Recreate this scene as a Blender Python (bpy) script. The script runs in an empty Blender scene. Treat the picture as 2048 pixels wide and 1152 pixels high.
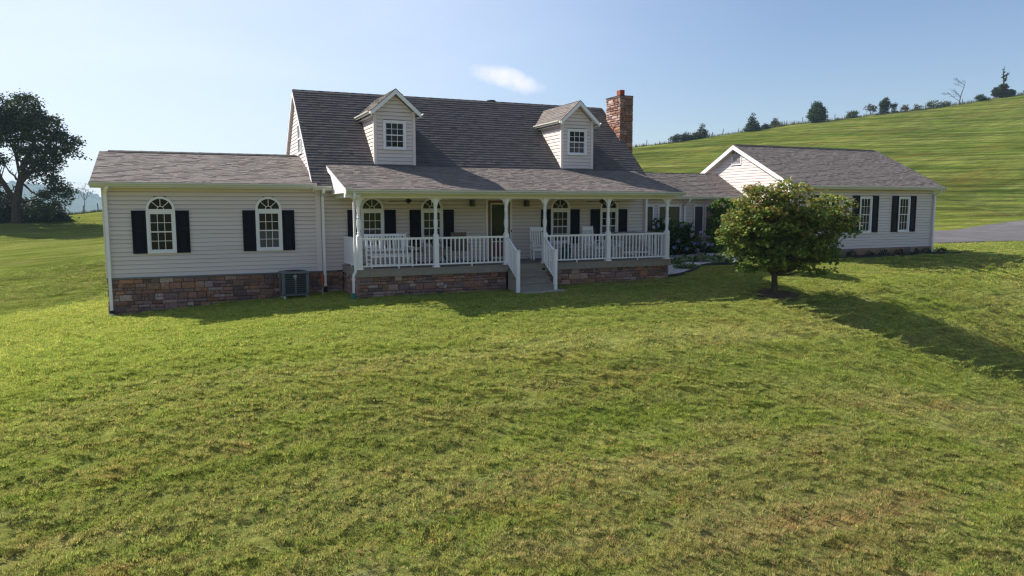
import bpy, math, random
import numpy as np
from mathutils import Vector, Matrix, noise
random.seed(7)
R = math.radians
S = bpy.context.scene
COL = S.collection

# ------------------------------------------------------------ camera
F = 1472.79; YAW = R(23.8355); PIT = R(6.1757); ROL = R(-0.1367)
CAM = Vector((-3.8335, -24.208, 1.9918))
fw = Vector((math.sin(YAW)*math.cos(PIT), math.cos(YAW)*math.cos(PIT), -math.sin(PIT)))
rt = Vector((math.cos(YAW), -math.sin(YAW), 0)); up = rt.cross(fw)
r2 = rt*math.cos(ROL) + up*math.sin(ROL); u2 = -rt*math.sin(ROL) + up*math.cos(ROL)
cd = bpy.data.cameras.new('camera'); cam = bpy.data.objects.new('camera', cd); COL.objects.link(cam)
mw = Matrix((r2, u2, -fw)).transposed().to_4x4(); mw.translation = CAM; cam.matrix_world = mw
cd.sensor_width = 36.0; cd.lens = F/2048*36; cd.clip_start = .1; cd.clip_end = 12000
S.camera = cam

# ------------------------------------------------------------ light
SUN_AZ = R(36.5); SUN_EL = R(39)           # sun behind the house, to the left
sd = Vector((-math.sin(SUN_AZ)*math.cos(SUN_EL), math.cos(SUN_AZ)*math.cos(SUN_EL), math.sin(SUN_EL)))
sl = bpy.data.lights.new('sun', 'SUN'); sl.energy = 5.0; sl.angle = R(.53); sl.color = (1, .93, .80)
so = bpy.data.objects.new('sun', sl); COL.objects.link(so); so.rotation_euler = sd.to_track_quat('Z', 'Y').to_euler(); so.location = (-20, 20, 40)
W = bpy.data.worlds.new('World'); S.world = W; W.use_nodes = True
wn = W.node_tree.nodes; wl = W.node_tree.links
bg = wn['Background']; bg.inputs[1].default_value = .065
sky = wn.new('ShaderNodeTexSky'); sky.sky_type = 'NISHITA'; sky.sun_disc = False
sky.sun_elevation = SUN_EL; sky.sun_rotation = -SUN_AZ; sky.air_density = 1.15; sky.dust_density = .9; sky.ozone_density = 2.2; sky.altitude = 300
# thin high haze and one small cloud, both on the sky itself
tc = wn.new('ShaderNodeTexCoord')
def wmath(op, a, b=None, c=None):
    n = wn.new('ShaderNodeMath'); n.operation = op
    for i, v in enumerate((a, b, c)):
        if v is None: continue
        if isinstance(v, (int, float)): n.inputs[i].default_value = v
        else: wl.new(v, n.inputs[i])
    return n.outputs[0]
def wvec(op, a, b):
    n = wn.new('ShaderNodeVectorMath'); n.operation = op
    for i, v in enumerate((a, b)):
        if isinstance(v, (tuple, Vector)): n.inputs[i].default_value = v
        else: wl.new(v, n.inputs[i])
    return n
gen = tc.outputs['Generated']
cdir = Vector((.392, .905, .168)).normalized(); crt = cdir.cross(Vector((0, 0, 1))).normalized(); cup = crt.cross(cdir)
nz = wn.new('ShaderNodeTexNoise'); nz.inputs['Scale'].default_value = 26; nz.inputs['Detail'].default_value = 7; nz.inputs['Roughness'].default_value = .62
wl.new(gen, nz.inputs['Vector'])
cu = wvec('DOT_PRODUCT', gen, crt).outputs['Value']; cv = wvec('DOT_PRODUCT', gen, cup).outputs['Value']
cv_s = wmath('MULTIPLY_ADD', cu, .22, cv)
e1 = wmath('POWER', wmath('ABSOLUTE', wmath('DIVIDE', cu, .060)), 2.0)
e2 = wmath('POWER', wmath('ABSOLUTE', wmath('DIVIDE', cv_s, .0165)), 2.0)
dd = wmath('ADD', e1, e2)
cm = wmath('SUBTRACT', wmath('MULTIPLY_ADD', nz.outputs[0], 2.2, -.35), dd)
cmr = wn.new('ShaderNodeMapRange'); cmr.inputs[1].default_value = -.25; cmr.inputs[2].default_value = 1.1; cmr.interpolation_type = 'SMOOTHSTEP'; wl.new(cm, cmr.inputs[0]); cmr.inputs[4].default_value = .95
front = wmath('GREATER_THAN', wvec('DOT_PRODUCT', gen, cdir).outputs['Value'], .5)
cmask = wmath('MULTIPLY', cmr.outputs[0], front)
# veil of haze: thicker near the horizon and towards the sun
mp = wn.new('ShaderNodeMapping'); mp.inputs['Scale'].default_value = (1, 1, 4.5); wl.new(gen, mp.inputs[0])
nz2 = wn.new('ShaderNodeTexNoise'); nz2.inputs['Scale'].default_value = 2.1; nz2.inputs['Detail'].default_value = 5; nz2.inputs['Distortion'].default_value = .6; wl.new(mp.outputs[0], nz2.inputs['Vector'])
sdot = wvec('DOT_PRODUCT', gen, sd).outputs['Value']
smr = wn.new('ShaderNodeMapRange'); smr.inputs[1].default_value = .22; smr.inputs[2].default_value = .86; smr.interpolation_type = 'SMOOTHSTEP'; wl.new(sdot, smr.inputs[0])
smr.inputs[3].default_value = 0; smr.inputs[4].default_value = .75
veil = wmath('MULTIPLY', smr.outputs[0], wmath('MULTIPLY_ADD', nz2.outputs[0], 1.0, .4))
mx = wn.new('ShaderNodeMix'); mx.data_type = 'RGBA'; mx.inputs[7].default_value = (7.6, 8.4, 9.0, 1)
wl.new(veil, mx.inputs[0]); wl.new(sky.outputs[0], mx.inputs[6])
mx2 = wn.new('ShaderNodeMix'); mx2.data_type = 'RGBA'; mx2.inputs[7].default_value = (9.2, 8.9, 9.2, 1)
wl.new(cmask, mx2.inputs[0]); wl.new(mx.outputs[2], mx2.inputs[6])
tint = wn.new('ShaderNodeMix'); tint.data_type = 'RGBA'; tint.blend_type = 'MULTIPLY'; tint.inputs[0].default_value = 1; tint.inputs[7].default_value = (.94, .94, 1.06, 1)
wl.new(mx2.outputs[2], tint.inputs[6]); wl.new(tint.outputs[2], bg.inputs[0])
S.view_settings.view_transform = 'Standard'; S.view_settings.look = 'None'; S.view_settings.exposure = .95; S.view_settings.gamma = 1; S.view_settings.use_curve_mapping = False
S.render.engine = 'CYCLES'
S.cycles.max_bounces = 7; S.cycles.transparent_max_bounces = 8; S.cycles.volume_bounces = 1; S.cycles.sample_clamp_indirect = 3; S.cycles.sample_clamp_direct = 2.5
S.cycles.use_denoising = True; S.cycles.denoiser = 'OPENIMAGEDENOISE'; S.cycles.denoising_prefilter = 'NONE'; S.cycles.denoising_input_passes = 'RGB_ALBEDO_NORMAL'; S.cycles.filter_width = 1.3

# ------------------------------------------------------------ materials
def mat(name, col, rough=.7, spec=.3, ns=None, namt=.25, col2=None, bump=0, bscale=40, emis=None, metal=0, scl=(1, 1, 1), objrand=0, trans=0):
    m = bpy.data.materials.new(name); m.use_nodes = True; t = m.node_tree; N = t.nodes; L = t.links
    p = N['Principled BSDF']; p.inputs['Roughness'].default_value = rough; p.inputs['Specular IOR Level'].default_value = spec; p.inputs['Metallic'].default_value = metal
    c = (*col, 1)
    geo = N.new('ShaderNodeNewGeometry'); mpp = N.new('ShaderNodeMapping'); mpp.inputs['Scale'].default_value = scl; L.new(geo.outputs['Position'], mpp.inputs[0])
    src = None
    if ns:
        n = N.new('ShaderNodeTexNoise'); n.inputs['Scale'].default_value = ns; n.inputs['Detail'].default_value = 5; n.inputs['Roughness'].default_value = .6; L.new(mpp.outputs[0], n.inputs['Vector'])
        mr = N.new('ShaderNodeMapRange'); mr.inputs[1].default_value = .3; mr.inputs[2].default_value = .7; L.new(n.outputs[0], mr.inputs[0])
        mxx = N.new('ShaderNodeMix'); mxx.data_type = 'RGBA'; L.new(mr.outputs[0], mxx.inputs[0])
        c2 = col2 or tuple(x*(1-namt) for x in col)
        mxx.inputs[6].default_value = c; mxx.inputs[7].default_value = (*c2, 1); src = mxx.outputs[2]
    if objrand:
        oi = N.new('ShaderNodeObjectInfo'); mr2 = N.new('ShaderNodeMapRange'); mr2.inputs[3].default_value = 1-objrand; mr2.inputs[4].default_value = 1+objrand; L.new(oi.outputs['Random'], mr2.inputs[0])
        vm = N.new('ShaderNodeVectorMath'); vm.operation = 'SCALE'; L.new(mr2.outputs[0], vm.inputs['Scale'])
        if src is not None: L.new(src, vm.inputs[0])
        else: vm.inputs[0].default_value = col
        src = vm.outputs[0]
    if src is not None: L.new(src, p.inputs['Base Color'])
    else: p.inputs['Base Color'].default_value = c
    if bump:
        n = N.new('ShaderNodeTexNoise'); n.inputs['Scale'].default_value = bscale; n.inputs['Detail'].default_value = 4; L.new(mpp.outputs[0], n.inputs['Vector'])
        b = N.new('ShaderNodeBump'); b.inputs['Strength'].default_value = bump; b.inputs['Distance'].default_value = .02; L.new(n.outputs[0], b.inputs['Height']); L.new(b.outputs[0], p.inputs['Normal'])
    if trans:
        tr = N.new('ShaderNodeBsdfTranslucent'); ms = N.new('ShaderNodeMixShader'); ms.inputs[0].default_value = trans
        if src is not None: L.new(src, tr.inputs[0])
        else: tr.inputs[0].default_value = c
        L.new(p.outputs[0], ms.inputs[1]); L.new(tr.outputs[0], ms.inputs[2]); L.new(ms.outputs[0], N['Material Output'].inputs[0])
    return m
def vcmat(name, rough=.85, ns=None, namt=.2, bump=0, bscale=60, trans=0, spec=.25):
    """colour from the 'tint' attribute (each tab, stone or leaf its own colour)"""
    m = bpy.data.materials.new(name); m.use_nodes = True; t = m.node_tree; N = t.nodes; L = t.links
    p = N['Principled BSDF']; p.inputs['Roughness'].default_value = rough; p.inputs['Specular IOR Level'].default_value = spec
    at = N.new('ShaderNodeAttribute'); at.attribute_name = 'tint'; src = at.outputs[0]
    geo = N.new('ShaderNodeNewGeometry')
    if ns:
        n = N.new('ShaderNodeTexNoise'); n.inputs['Scale'].default_value = ns; n.inputs['Detail'].default_value = 6; n.inputs['Roughness'].default_value = .65; L.new(geo.outputs['Position'], n.inputs['Vector'])
        mr = N.new('ShaderNodeMapRange'); mr.inputs[1].default_value = .3; mr.inputs[2].default_value = .7; mr.inputs[3].default_value = 1-namt; mr.inputs[4].default_value = 1+namt; L.new(n.outputs[0], mr.inputs[0])
        vm = N.new('ShaderNodeVectorMath'); vm.operation = 'SCALE'; L.new(src, vm.inputs[0]); L.new(mr.outputs[0], vm.inputs['Scale']); src = vm.outputs[0]
    L.new(src, p.inputs['Base Color'])
    if bump:
        n = N.new('ShaderNodeTexNoise'); n.inputs['Scale'].default_value = bscale; n.inputs['Detail'].default_value = 5; L.new(geo.outputs['Position'], n.inputs['Vector'])
        b = N.new('ShaderNodeBump'); b.inputs['Strength'].default_value = bump; b.inputs['Distance'].default_value = .02; L.new(n.outputs[0], b.inputs['Height']); L.new(b.outputs[0], p.inputs['Normal'])
    if trans:
        tr = N.new('ShaderNodeBsdfTranslucent'); ms = N.new('ShaderNodeMixShader'); ms.inputs[0].default_value = trans; L.new(src, tr.inputs[0])
        L.new(p.outputs[0], ms.inputs[1]); L.new(tr.outputs[0], ms.inputs[2]); L.new(ms.outputs[0], N['Material Output'].inputs[0])
    return m
siding = mat('vinyl_siding', (.66, .575, .565), .55, .3, ns=1.3, col2=(.61, .53, .525), bump=.08, bscale=9, scl=(.4, 1, 6), objrand=.035)
corner_m = mat('corner_trim', (.69, .61, .60), .5, .3, ns=2, namt=.06)
white = mat('white_trim', (.78, .76, .80), .45, .35, ns=1.7, namt=.08, scl=(1, 1, .5))
gutter_m = mat('cream_gutter', (.60, .595, .53), .4, .4, ns=1.2, namt=.16, scl=(.6, 1, 3))
vinyl = mat('white_vinyl', (.80, .78, .82), .35, .4, ns=4, namt=.06)
soffit_m = mat('soffit', (.68, .65, .58), .6)
navy = mat('navy_shutter', (.009, .010, .019), .55, .1, ns=3, namt=.4)
deck_m = mat('taupe_deck', (.29, .25, .215), .7, .2, ns=5, namt=.18, scl=(1, 8, 1), objrand=.05)
lap_shade = mat('lap_shadow_backing', (.16, .15, .16), .9)  # wall cores coloured dark so the board gaps carry a painted lap shadow
dark_in = mat('dark_interior', (.02, .02, .022), .9)
def glass_mat(name, base):
    m = mat(name, base, .04, .2); p = m.node_tree.nodes['Principled BSDF']; p.inputs['IOR'].default_value = 1.5
    return m
glass = glass_mat('window_glass', (.010, .012, .012)); glass2 = glass_mat('screened_glass', (.075, .072, .085))
glass3 = glass_mat('curtained_glass', (.30, .31, .29)); glassg = glass_mat('porch_glass', (.018, .028, .014))
sun_glass = glass_mat('sunroom_glass', (.09, .085, .06))
wood_door = mat('oak_door', (.20, .075, .025), .45, .4, ns=9, namt=.35, scl=(6, 6, .6))
red_panel = mat('red_panel', (.15, .03, .03), .5, .4)
metal_b = mat('bronze_metal', (.035, .022, .015), .4, .5, metal=.4)
ac_grey = mat('grey_cabinet_paint', (.13, .14, .15), .5, .4, ns=6, namt=.15)
ac_dark = mat('condenser_coil', (.012, .014, .016), .7)
label_w = mat('white_sticker', (.6, .62, .62), .5)
pvc = mat('pale_pvc', (.62, .6, .55), .5); rubber = mat('black_rubber', (.015, .015, .015), .7); green_pvc = mat('green_drain', (.01, .14, .10), .5)
concrete = mat('concrete', (.33, .31, .28), .85, ns=6, namt=.3, bump=.3)
asphalt = mat('asphalt', (.13, .125, .135), .95, .05, ns=.5, namt=.35, bump=.5, bscale=70)
mulch = mat('brown_mulch', (.15, .09, .06), .95, .1, ns=16, namt=.6, bump=.9, bscale=45)
black_edge = mat('black_edging', (.02, .02, .022), .6)
bark = mat('bark', (.10, .075, .055), .95, .1, ns=9, namt=.5, bump=.8, bscale=22, scl=(1, 1, .3))
bark_g = mat('grey_bark', (.13, .125, .12), .95, .1, ns=6, namt=.4, bump=.6, bscale=12)
post_m = mat('weathered_post', (.11, .10, .09), .9, ns=8, namt=.4)
wire_m = mat('fence_wire', (.16, .15, .14), .6, metal=.5)
leaf_m = vcmat('leaf', .55, trans=.42, spec=.25)
far_leaf = vcmat('far_leaf', .7, trans=.22)
needle = vcmat('needle', .7, trans=.15)
shingle_m = vcmat('asphalt_shingle', .92, ns=3.2, namt=.20, bump=.5, bscale=90)
ridge_m = mat('ridge_cap', (.035, .036, .04), .9, ns=8, namt=.4, bump=.4, bscale=60)
stone_m = vcmat('ledge_stone', .9, ns=14, namt=.32, bump=.9, bscale=26)
mortar = mat('mortar', (.045, .038, .034), .95, ns=10, namt=.3)
sling = mat('brown_sling', (.16, .115, .09), .8); iron = mat('black_iron', (.02, .02, .022), .4, .5)
cushion = mat('grey_cushion', (.33, .29, .27), .85, ns=20, namt=.12); white_c = mat('white_paint', (.82, .80, .84), .4, .4, ns=6, namt=.05)
flue_m = mat('red_brick', (.30, .07, .04), .9, ns=22, namt=.4, bump=.6)
gravel_m = vcmat('white_gravel', .9)
petal = vcmat('hydrangea_petal', .7, trans=.2)
rust = mat('rust_orange', (.30, .06, .015), .7, ns=20, namt=.5); stake_m = mat('pale_stake', (.30, .24, .17), .8)
blue_pot = mat('blue_pot', (.02, .04, .22), .3, .5); teal = mat('teal_fabric', (.02, .10, .11), .8)
table_glass = mat('glass_table_top', (.05, .055, .05), .08, .6)

# ------------------------------------------------------------ mesh builder
def origin(o):
    v = Vector((0, 0, 0))
    while o is not None: v = v + Vector(o.location); o = o.parent
    return v
class MB:
    def __init__(s): s.v = []; s.f = []; s.c = []
    def add(s, vs, fs, tint=None):
        b = len(s.v); s.v += [tuple(v) for v in vs]; s.f += [tuple(i+b for i in f) for f in fs]
        s.c += [tint]*len(fs)
        return s
    def box(s, x0, x1, y0, y1, z0, z1, tint=None):
        return s.add([(x0, y0, z0), (x1, y0, z0), (x1, y1, z0), (x0, y1, z0), (x0, y0, z1), (x1, y0, z1), (x1, y1, z1), (x0, y1, z1)],
                     [(0, 3, 2, 1), (4, 5, 6, 7), (0, 1, 5, 4), (1, 2, 6, 5), (2, 3, 7, 6), (3, 0, 4, 7)], tint)
    def bbox(s, x0, x1, y0, y1, z0, z1, b=.008):
        """box with chamfered edges"""
        c = Vector(((x0+x1)/2, (y0+y1)/2, (z0+z1)/2)); h = Vector((abs(x1-x0)/2, abs(y1-y0)/2, abs(z1-z0)/2)); b = min(b, h.x*.45, h.y*.45, h.z*.45)
        bm = __import__('bmesh').new()
        __import__('bmesh').ops.create_cube(bm, size=1)
        for v in bm.verts: v.co = Vector((v.co.x*2*h.x, v.co.y*2*h.y, v.co.z*2*h.z)) + c
        __import__('bmesh').ops.bevel(bm, geom=bm.edges[:], offset=b, segments=1, affect='EDGES')
        s.add([v.co[:] for v in bm.verts], [tuple(v.index for v in f.verts) for f in bm.faces]); bm.free(); return s
    def obox(s, a, b, w, h, upv=(0, 0, 1), tint=None):
        """bar of section w x h from point a to point b"""
        a = Vector(a); b = Vector(b); d = (b-a).normalized(); uu = Vector(upv)
        if abs(d.dot(uu)) > .98: uu = Vector((0, 1, 0))
        sx = d.cross(uu).normalized()*w/2; sz = sx.cross(d).normalized()*h/2
        vs = [p+i*sx+j*sz for p in (a, b) for i, j in ((-1, -1), (1, -1), (1, 1), (-1, 1))]
        return s.add(vs, [(0, 3, 2, 1), (4, 5, 6, 7), (0, 1, 5, 4), (1, 2, 6, 5), (2, 3, 7, 6), (3, 0, 4, 7)], tint)
    def tube(s, pts, rs, n=8, cap=True, tint=None):
        pts = [Vector(p) for p in pts]
        if not hasattr(rs, '__len__'): rs = [rs]*len(pts)
        base = len(s.v); ref = None
        for i, p in enumerate(pts):
            d = (pts[min(i+1, len(pts)-1)] - pts[max(i-1, 0)]).normalized()
            if ref is None: ref = d.orthogonal().normalized()
            ref = (ref - d*ref.dot(d)).normalized(); q = d.cross(ref)
            for k in range(n):
                a = 2*math.pi*k/n; s.v.append(tuple(p + (ref*math.cos(a)+q*math.sin(a))*rs[i]))
        fs = [(base+i*n+k, base+i*n+(k+1) % n, base+(i+1)*n+(k+1) % n, base+(i+1)*n+k) for i in range(len(pts)-1) for k in range(n)]
        if cap: fs += [tuple(base+k for k in range(n))[::-1], tuple(base+(len(pts)-1)*n+k for k in range(n))]
        s.f += fs; s.c += [tint]*len(fs); return s
    def lathe(s, cx, cy, prof, n=12):
        """prof = list of (r, z)"""
        b = len(s.v)
        for r, z in prof:
            for k in range(n):
                a = 2*math.pi*k/n; s.v.append((cx+r*math.cos(a), cy+r*math.sin(a), z))
        fs = [(b+i*n+k, b+i*n+(k+1) % n, b+(i+1)*n+(k+1) % n, b+(i+1)*n+k) for i in range(len(prof)-1) for k in range(n)]
        fs += [tuple(b+k for k in range(n))[::-1], tuple(b+(len(prof)-1)*n+k for k in range(n))]
        s.f += fs; s.c += [None]*len(fs); return s
    def prism(s, poly, d0, d1, axis='y', tint=None):
        """2-D polygon extruded along an axis; poly in the other two axes"""
        def P(a, b, d): return {'y': (a, d, b), 'x': (d, a, b), 'z': (a, b, d)}[axis]
        n = len(poly); vs = [P(a, b, d0) for a, b in poly] + [P(a, b, d1) for a, b in poly]
        return s.add(vs, [tuple(range(n))[::-1], tuple(range(n, 2*n))] + [(i, (i+1) % n, n+(i+1) % n, n+i) for i in range(n)], tint)
    def mesh(s, name, m=None, smooth=False):
        me = bpy.data.meshes.new(name); me.from_pydata(s.v, [], s.f)
        if m: me.materials.append(m)
        if any(c is not None for c in s.c):
            a = me.attributes.new('tint', 'FLOAT_COLOR', 'CORNER'); arr = []
            for f, c in zip(s.f, s.c): arr += list((*(c or (.5, .5, .5)), 1))*len(f)
            a.data.foreach_set('color', arr)
        if smooth: me.polygons.foreach_set('use_smooth', [True]*len(me.polygons))
        me.update(); return me
def place(name, me, parent=None, loc=None, rot=None):
    o = bpy.data.objects.new(name, me); COL.objects.link(o)
    base = Vector(loc) if loc is not None else Vector((0, 0, 0))
    if parent is not None: base = base - origin(parent); o.parent = parent
    o.location = base
    if rot: o.rotation_euler = rot
    return o
def fixn(me):
    import bmesh
    bm = bmesh.new(); bm.from_mesh(me); bmesh.ops.recalc_face_normals(bm, faces=bm.faces[:]); bm.to_mesh(me); bm.free()
def obj(name, mb, m, parent=None, loc=None, rot=None, smooth=False, kind=None, label=None, fix=True):
    me = mb.mesh(name, m, smooth)
    if fix and len(mb.f) < 6000: fixn(me)
    o = place(name, me, parent, loc, rot)
    if kind: o['kind'] = kind
    if label: o['label'] = label
    return o
def thing(name, label, cat, loc=(0, 0, 0), rz=0, group=None):
    o = bpy.data.objects.new(name, None); COL.objects.link(o); o.location = loc; o.rotation_euler = (0, 0, rz); o.empty_display_size = .2
    o['label'] = label; o['category'] = cat
    if group: o['group'] = group
    return o
def tag(o, label, cat, group=None):
    o['label'] = label; o['category'] = cat
    if group: o['group'] = group
    return o
def dup(root, loc, rz, label=None, scale=None):
    r = root.copy(); COL.objects.link(r); r.location = loc; r.rotation_euler = (0, 0, rz)
    if scale: r.scale = scale
    if label: r['label'] = label
    def rec(a, b):
        for ch in list(a.children):
            c = ch.copy(); COL.objects.link(c); c.parent = b; rec(ch, c)
    rec(root, r); return r

# ------------------------------------------------------------ terrain
CP = [  # x, y, z control points of the ground
 (-5.95, -.1, -1.10), (-3.5, -.1, -.95), (-1.2, -.1, -.79), (0, -.3, -.74), (.6, -2.5, -.68), (3.7, -2.5, -.65), (5.9, -2.6, -.64), (7.5, -2.6, -.60), (9.8, -2.5, -.56), (12, -2.5, -.52),
 (6.3, -3.5, -.64), (3.3, -5.5, -.80), (-3.4, -3.9, -.92), (8.6, -6.1, -.82), (0, -5.5, -.90),
 (13.7, -5.8, -.85), (20, -6.5, -.85), (16.5, -2.2, -.45), (22, -3.2, -.42), (29, -3.6, -.50), (20.5, -.3, -.22), (24, -.3, -.20), (28.8, -.3, -.18), (31, 2.5, -.15), (35, 6.5, -.2),
 (14, -.9, -.34), (16, 1.6, -.10), (17.5, 3.1, .04), (19.8, 2.4, .02), (13, 2.5, -.05), (33, -4, -.75),
 (0, -8, -1.10), (5, -9, -1.20), (10, -9, -1.30), (-5, -8, -1.25), (0, -12, -1.80), (5, -12, -1.85), (10, -12, -2.0), (17, -10.5, -2.5), (24, -9, -2.35), (20, -15, -3.9),
 (0, -15.5, -2.5), (5, -16, -2.6), (-3.8, -15.5, -2.55), (10, -17, -3.0), (0, -19, -3.3), (-4, -24, -4.2), (8, -24, -4.3), (20, -24, -4.6), (-16, -24, -4.8), (30, -20, -4.0), (36, -10, -2.4),
 (-8, -3, -1.35), (-10, -8, -2.0), (-10, -14, -3.0), (-9.0, 2.0, -1.42), (-6.5, 4.9, -1.25), (-13, -1, -1.9), (-16, -8, -2.9), (-8.5, 7, -1.75), (-7, 9.3, -1.95),
 (-9, 14, -2.8), (-9, 22, -3.0), (-12, 35, -2.8), (-14, 46, -2.1), (-22, 20, -3.4), (-16, 70, -.55), (-17.5, 104, 1.30), (-25, 76, .15), (-29, 100, -.9), (-45, 75, -3), (-35, 40, -4), (-5, 104, 2.2), (0, 60, 0), (10, 40, 1),
 (-17, 130, -4), (-30, 130, -7), (0, 150, -4), (-60, 110, -9),
 (0, 8, -.3), (6, 9, 0), (14, 9, .3), (24, 9, .1), (8, 20, .8), (22, 20, 1.2), (30, 12, .15),
 (40, 8.0, -.2), (46, 9.5, -.15), (60, 23, -.05), (80, 33, .3), (60, 12, -.25), (100, 42, .6), (75, 20, 1.2), (45, 2.5, -.5), (48, 14, 0.0),
 (58, 28, .5), (67, 35, 2.2), (55, 45, 4.2), (83, 103, 9.6), (125, 74, 12.5), (122, 53, 9.6), (95, 50, 4.4), (85, 70, 7.2), (60, 70, 5.5), (90, 40, 2.2),
 (108.5, 148, 18.3), (125, 141, 20.9), (150, 130.4, 25.0), (175, 119.7, 28.0), (194, 111.7, 30.6), (206, 106.5, 32.6), (222, 98, 34.8), (80, 155, 14.5), (60, 150, 10), (250, 80, 37),
 (130, 178, 15), (175, 165, 22), (230, 150, 28), (90, 185, 10), (40, 170, 4), (300, 90, 33), (160, 85, 19.5), (180, 60, 19), (180, 20, 6), (120, 0, -1), (220, 30, 16),
 (60, -20, -4), (90, -60, -8), (-60, -40, -9), (-80, 20, -8), (200, -80, -8),
 (-400, 0, -30), (-300, 400, -38), (0, 500, -38), (300, 400, -10), (500, 0, -8), (0, -90, -8), (0, -180, 6), (0, -300, 30), (150, -260, 34), (-180, -200, 14), (0, -450, 20), (400, -300, 10), (-1200, 0, -40), (0, 1500, -40), (1200, 0, -30), (0, -1200, -40), (1000, 1200, -40), (-900, 1200, -45),
]
_P = np.array(CP, float); _c2 = 2.2**2
_A = np.sqrt(((_P[:, None, :2]-_P[None, :, :2])**2).sum(-1)+_c2)
_n = len(_P); _M = np.zeros((_n+1, _n+1)); _M[:_n, :_n] = _A - np.eye(_n)*.02; _M[:_n, _n] = 1; _M[_n, :_n] = 1
_w = np.linalg.solve(_M, np.append(_P[:, 2], 0))
def tz(x, y):
    x = np.asarray(x, float); y = np.asarray(y, float); sh = x.shape; x = x.ravel(); y = y.ravel()
    out = np.zeros(len(x))
    for i in range(0, len(x), 20000):
        d = np.sqrt((x[i:i+20000, None]-_P[None, :, 0])**2+(y[i:i+20000, None]-_P[None, :, 1])**2+_c2)
        out[i:i+20000] = d@_w[:_n]+_w[_n]
    return out.reshape(sh)
def gz(x, y): return float(tz([x], [y])[0])
def axis_lines(lo, hi, step, far):
    a = list(np.arange(lo, hi+1e-6, step)); s = step; v = hi
    while v < far: s *= 1.11; v += s; a.append(v)
    s = step; v = lo
    while v > -far: s *= 1.11; v -= s; a.insert(0, v)
    return np.array(a)
ax = axis_lines(-16, 42, .42, 2900); ay = axis_lines(-26, 16, .42, 2900)
X, Y = np.meshgrid(ax, ay); Z = tz(X, Y)
rr = np.hypot(X, Y); Z = np.where(rr > 1500, -42, Z)
# small unevenness of the mown ground
bmp = np.array([noise.noise(Vector((x*.30, y*.42, 0)))*.026 + noise.noise(Vector((x*.9, y*.9, 5)))*.006 for x, y in zip(X.ravel(), Y.ravel())]).reshape(X.shape)
nearh = np.exp(-((np.clip(-(X+6), 0, None)+np.clip(X-29, 0, None))**2+(np.clip(-(Y+3), 0, None))**2)/9)
Z = Z + bmp*(1-.8*nearh)*np.where(rr < 400, 1, 0)
def grid_z(x, y):
    """height of the ground mesh (bilinear on its own grid)"""
    x = np.asarray(x, float); y = np.asarray(y, float)
    i = np.clip(np.searchsorted(ax, x)-1, 0, len(ax)-2); j = np.clip(np.searchsorted(ay, y)-1, 0, len(ay)-2)
    u = (x-ax[i])/(ax[i+1]-ax[i]); v = (y-ay[j])/(ay[j+1]-ay[j])
    return Z[j, i]*(1-u)*(1-v)+Z[j, i+1]*u*(1-v)+Z[j+1, i]*(1-u)*v+Z[j+1, i+1]*u*v
def ground_z(x, y): return float(grid_z([x], [y])[0])
ny, nx = X.shape
tv = np.stack([X.ravel(), Y.ravel(), Z.ravel()], 1)
ii = np.arange(ny-1)[:, None]*nx+np.arange(nx-1)[None, :]
tf = np.stack([ii, ii+1, ii+1+nx, ii+nx], -1).reshape(-1, 4)
gme = bpy.data.meshes.new('ground'); gme.from_pydata(tv.tolist(), [], tf.tolist()); gme.polygons.foreach_set('use_smooth', [True]*len(gme.polygons)); gme.update()

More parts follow.
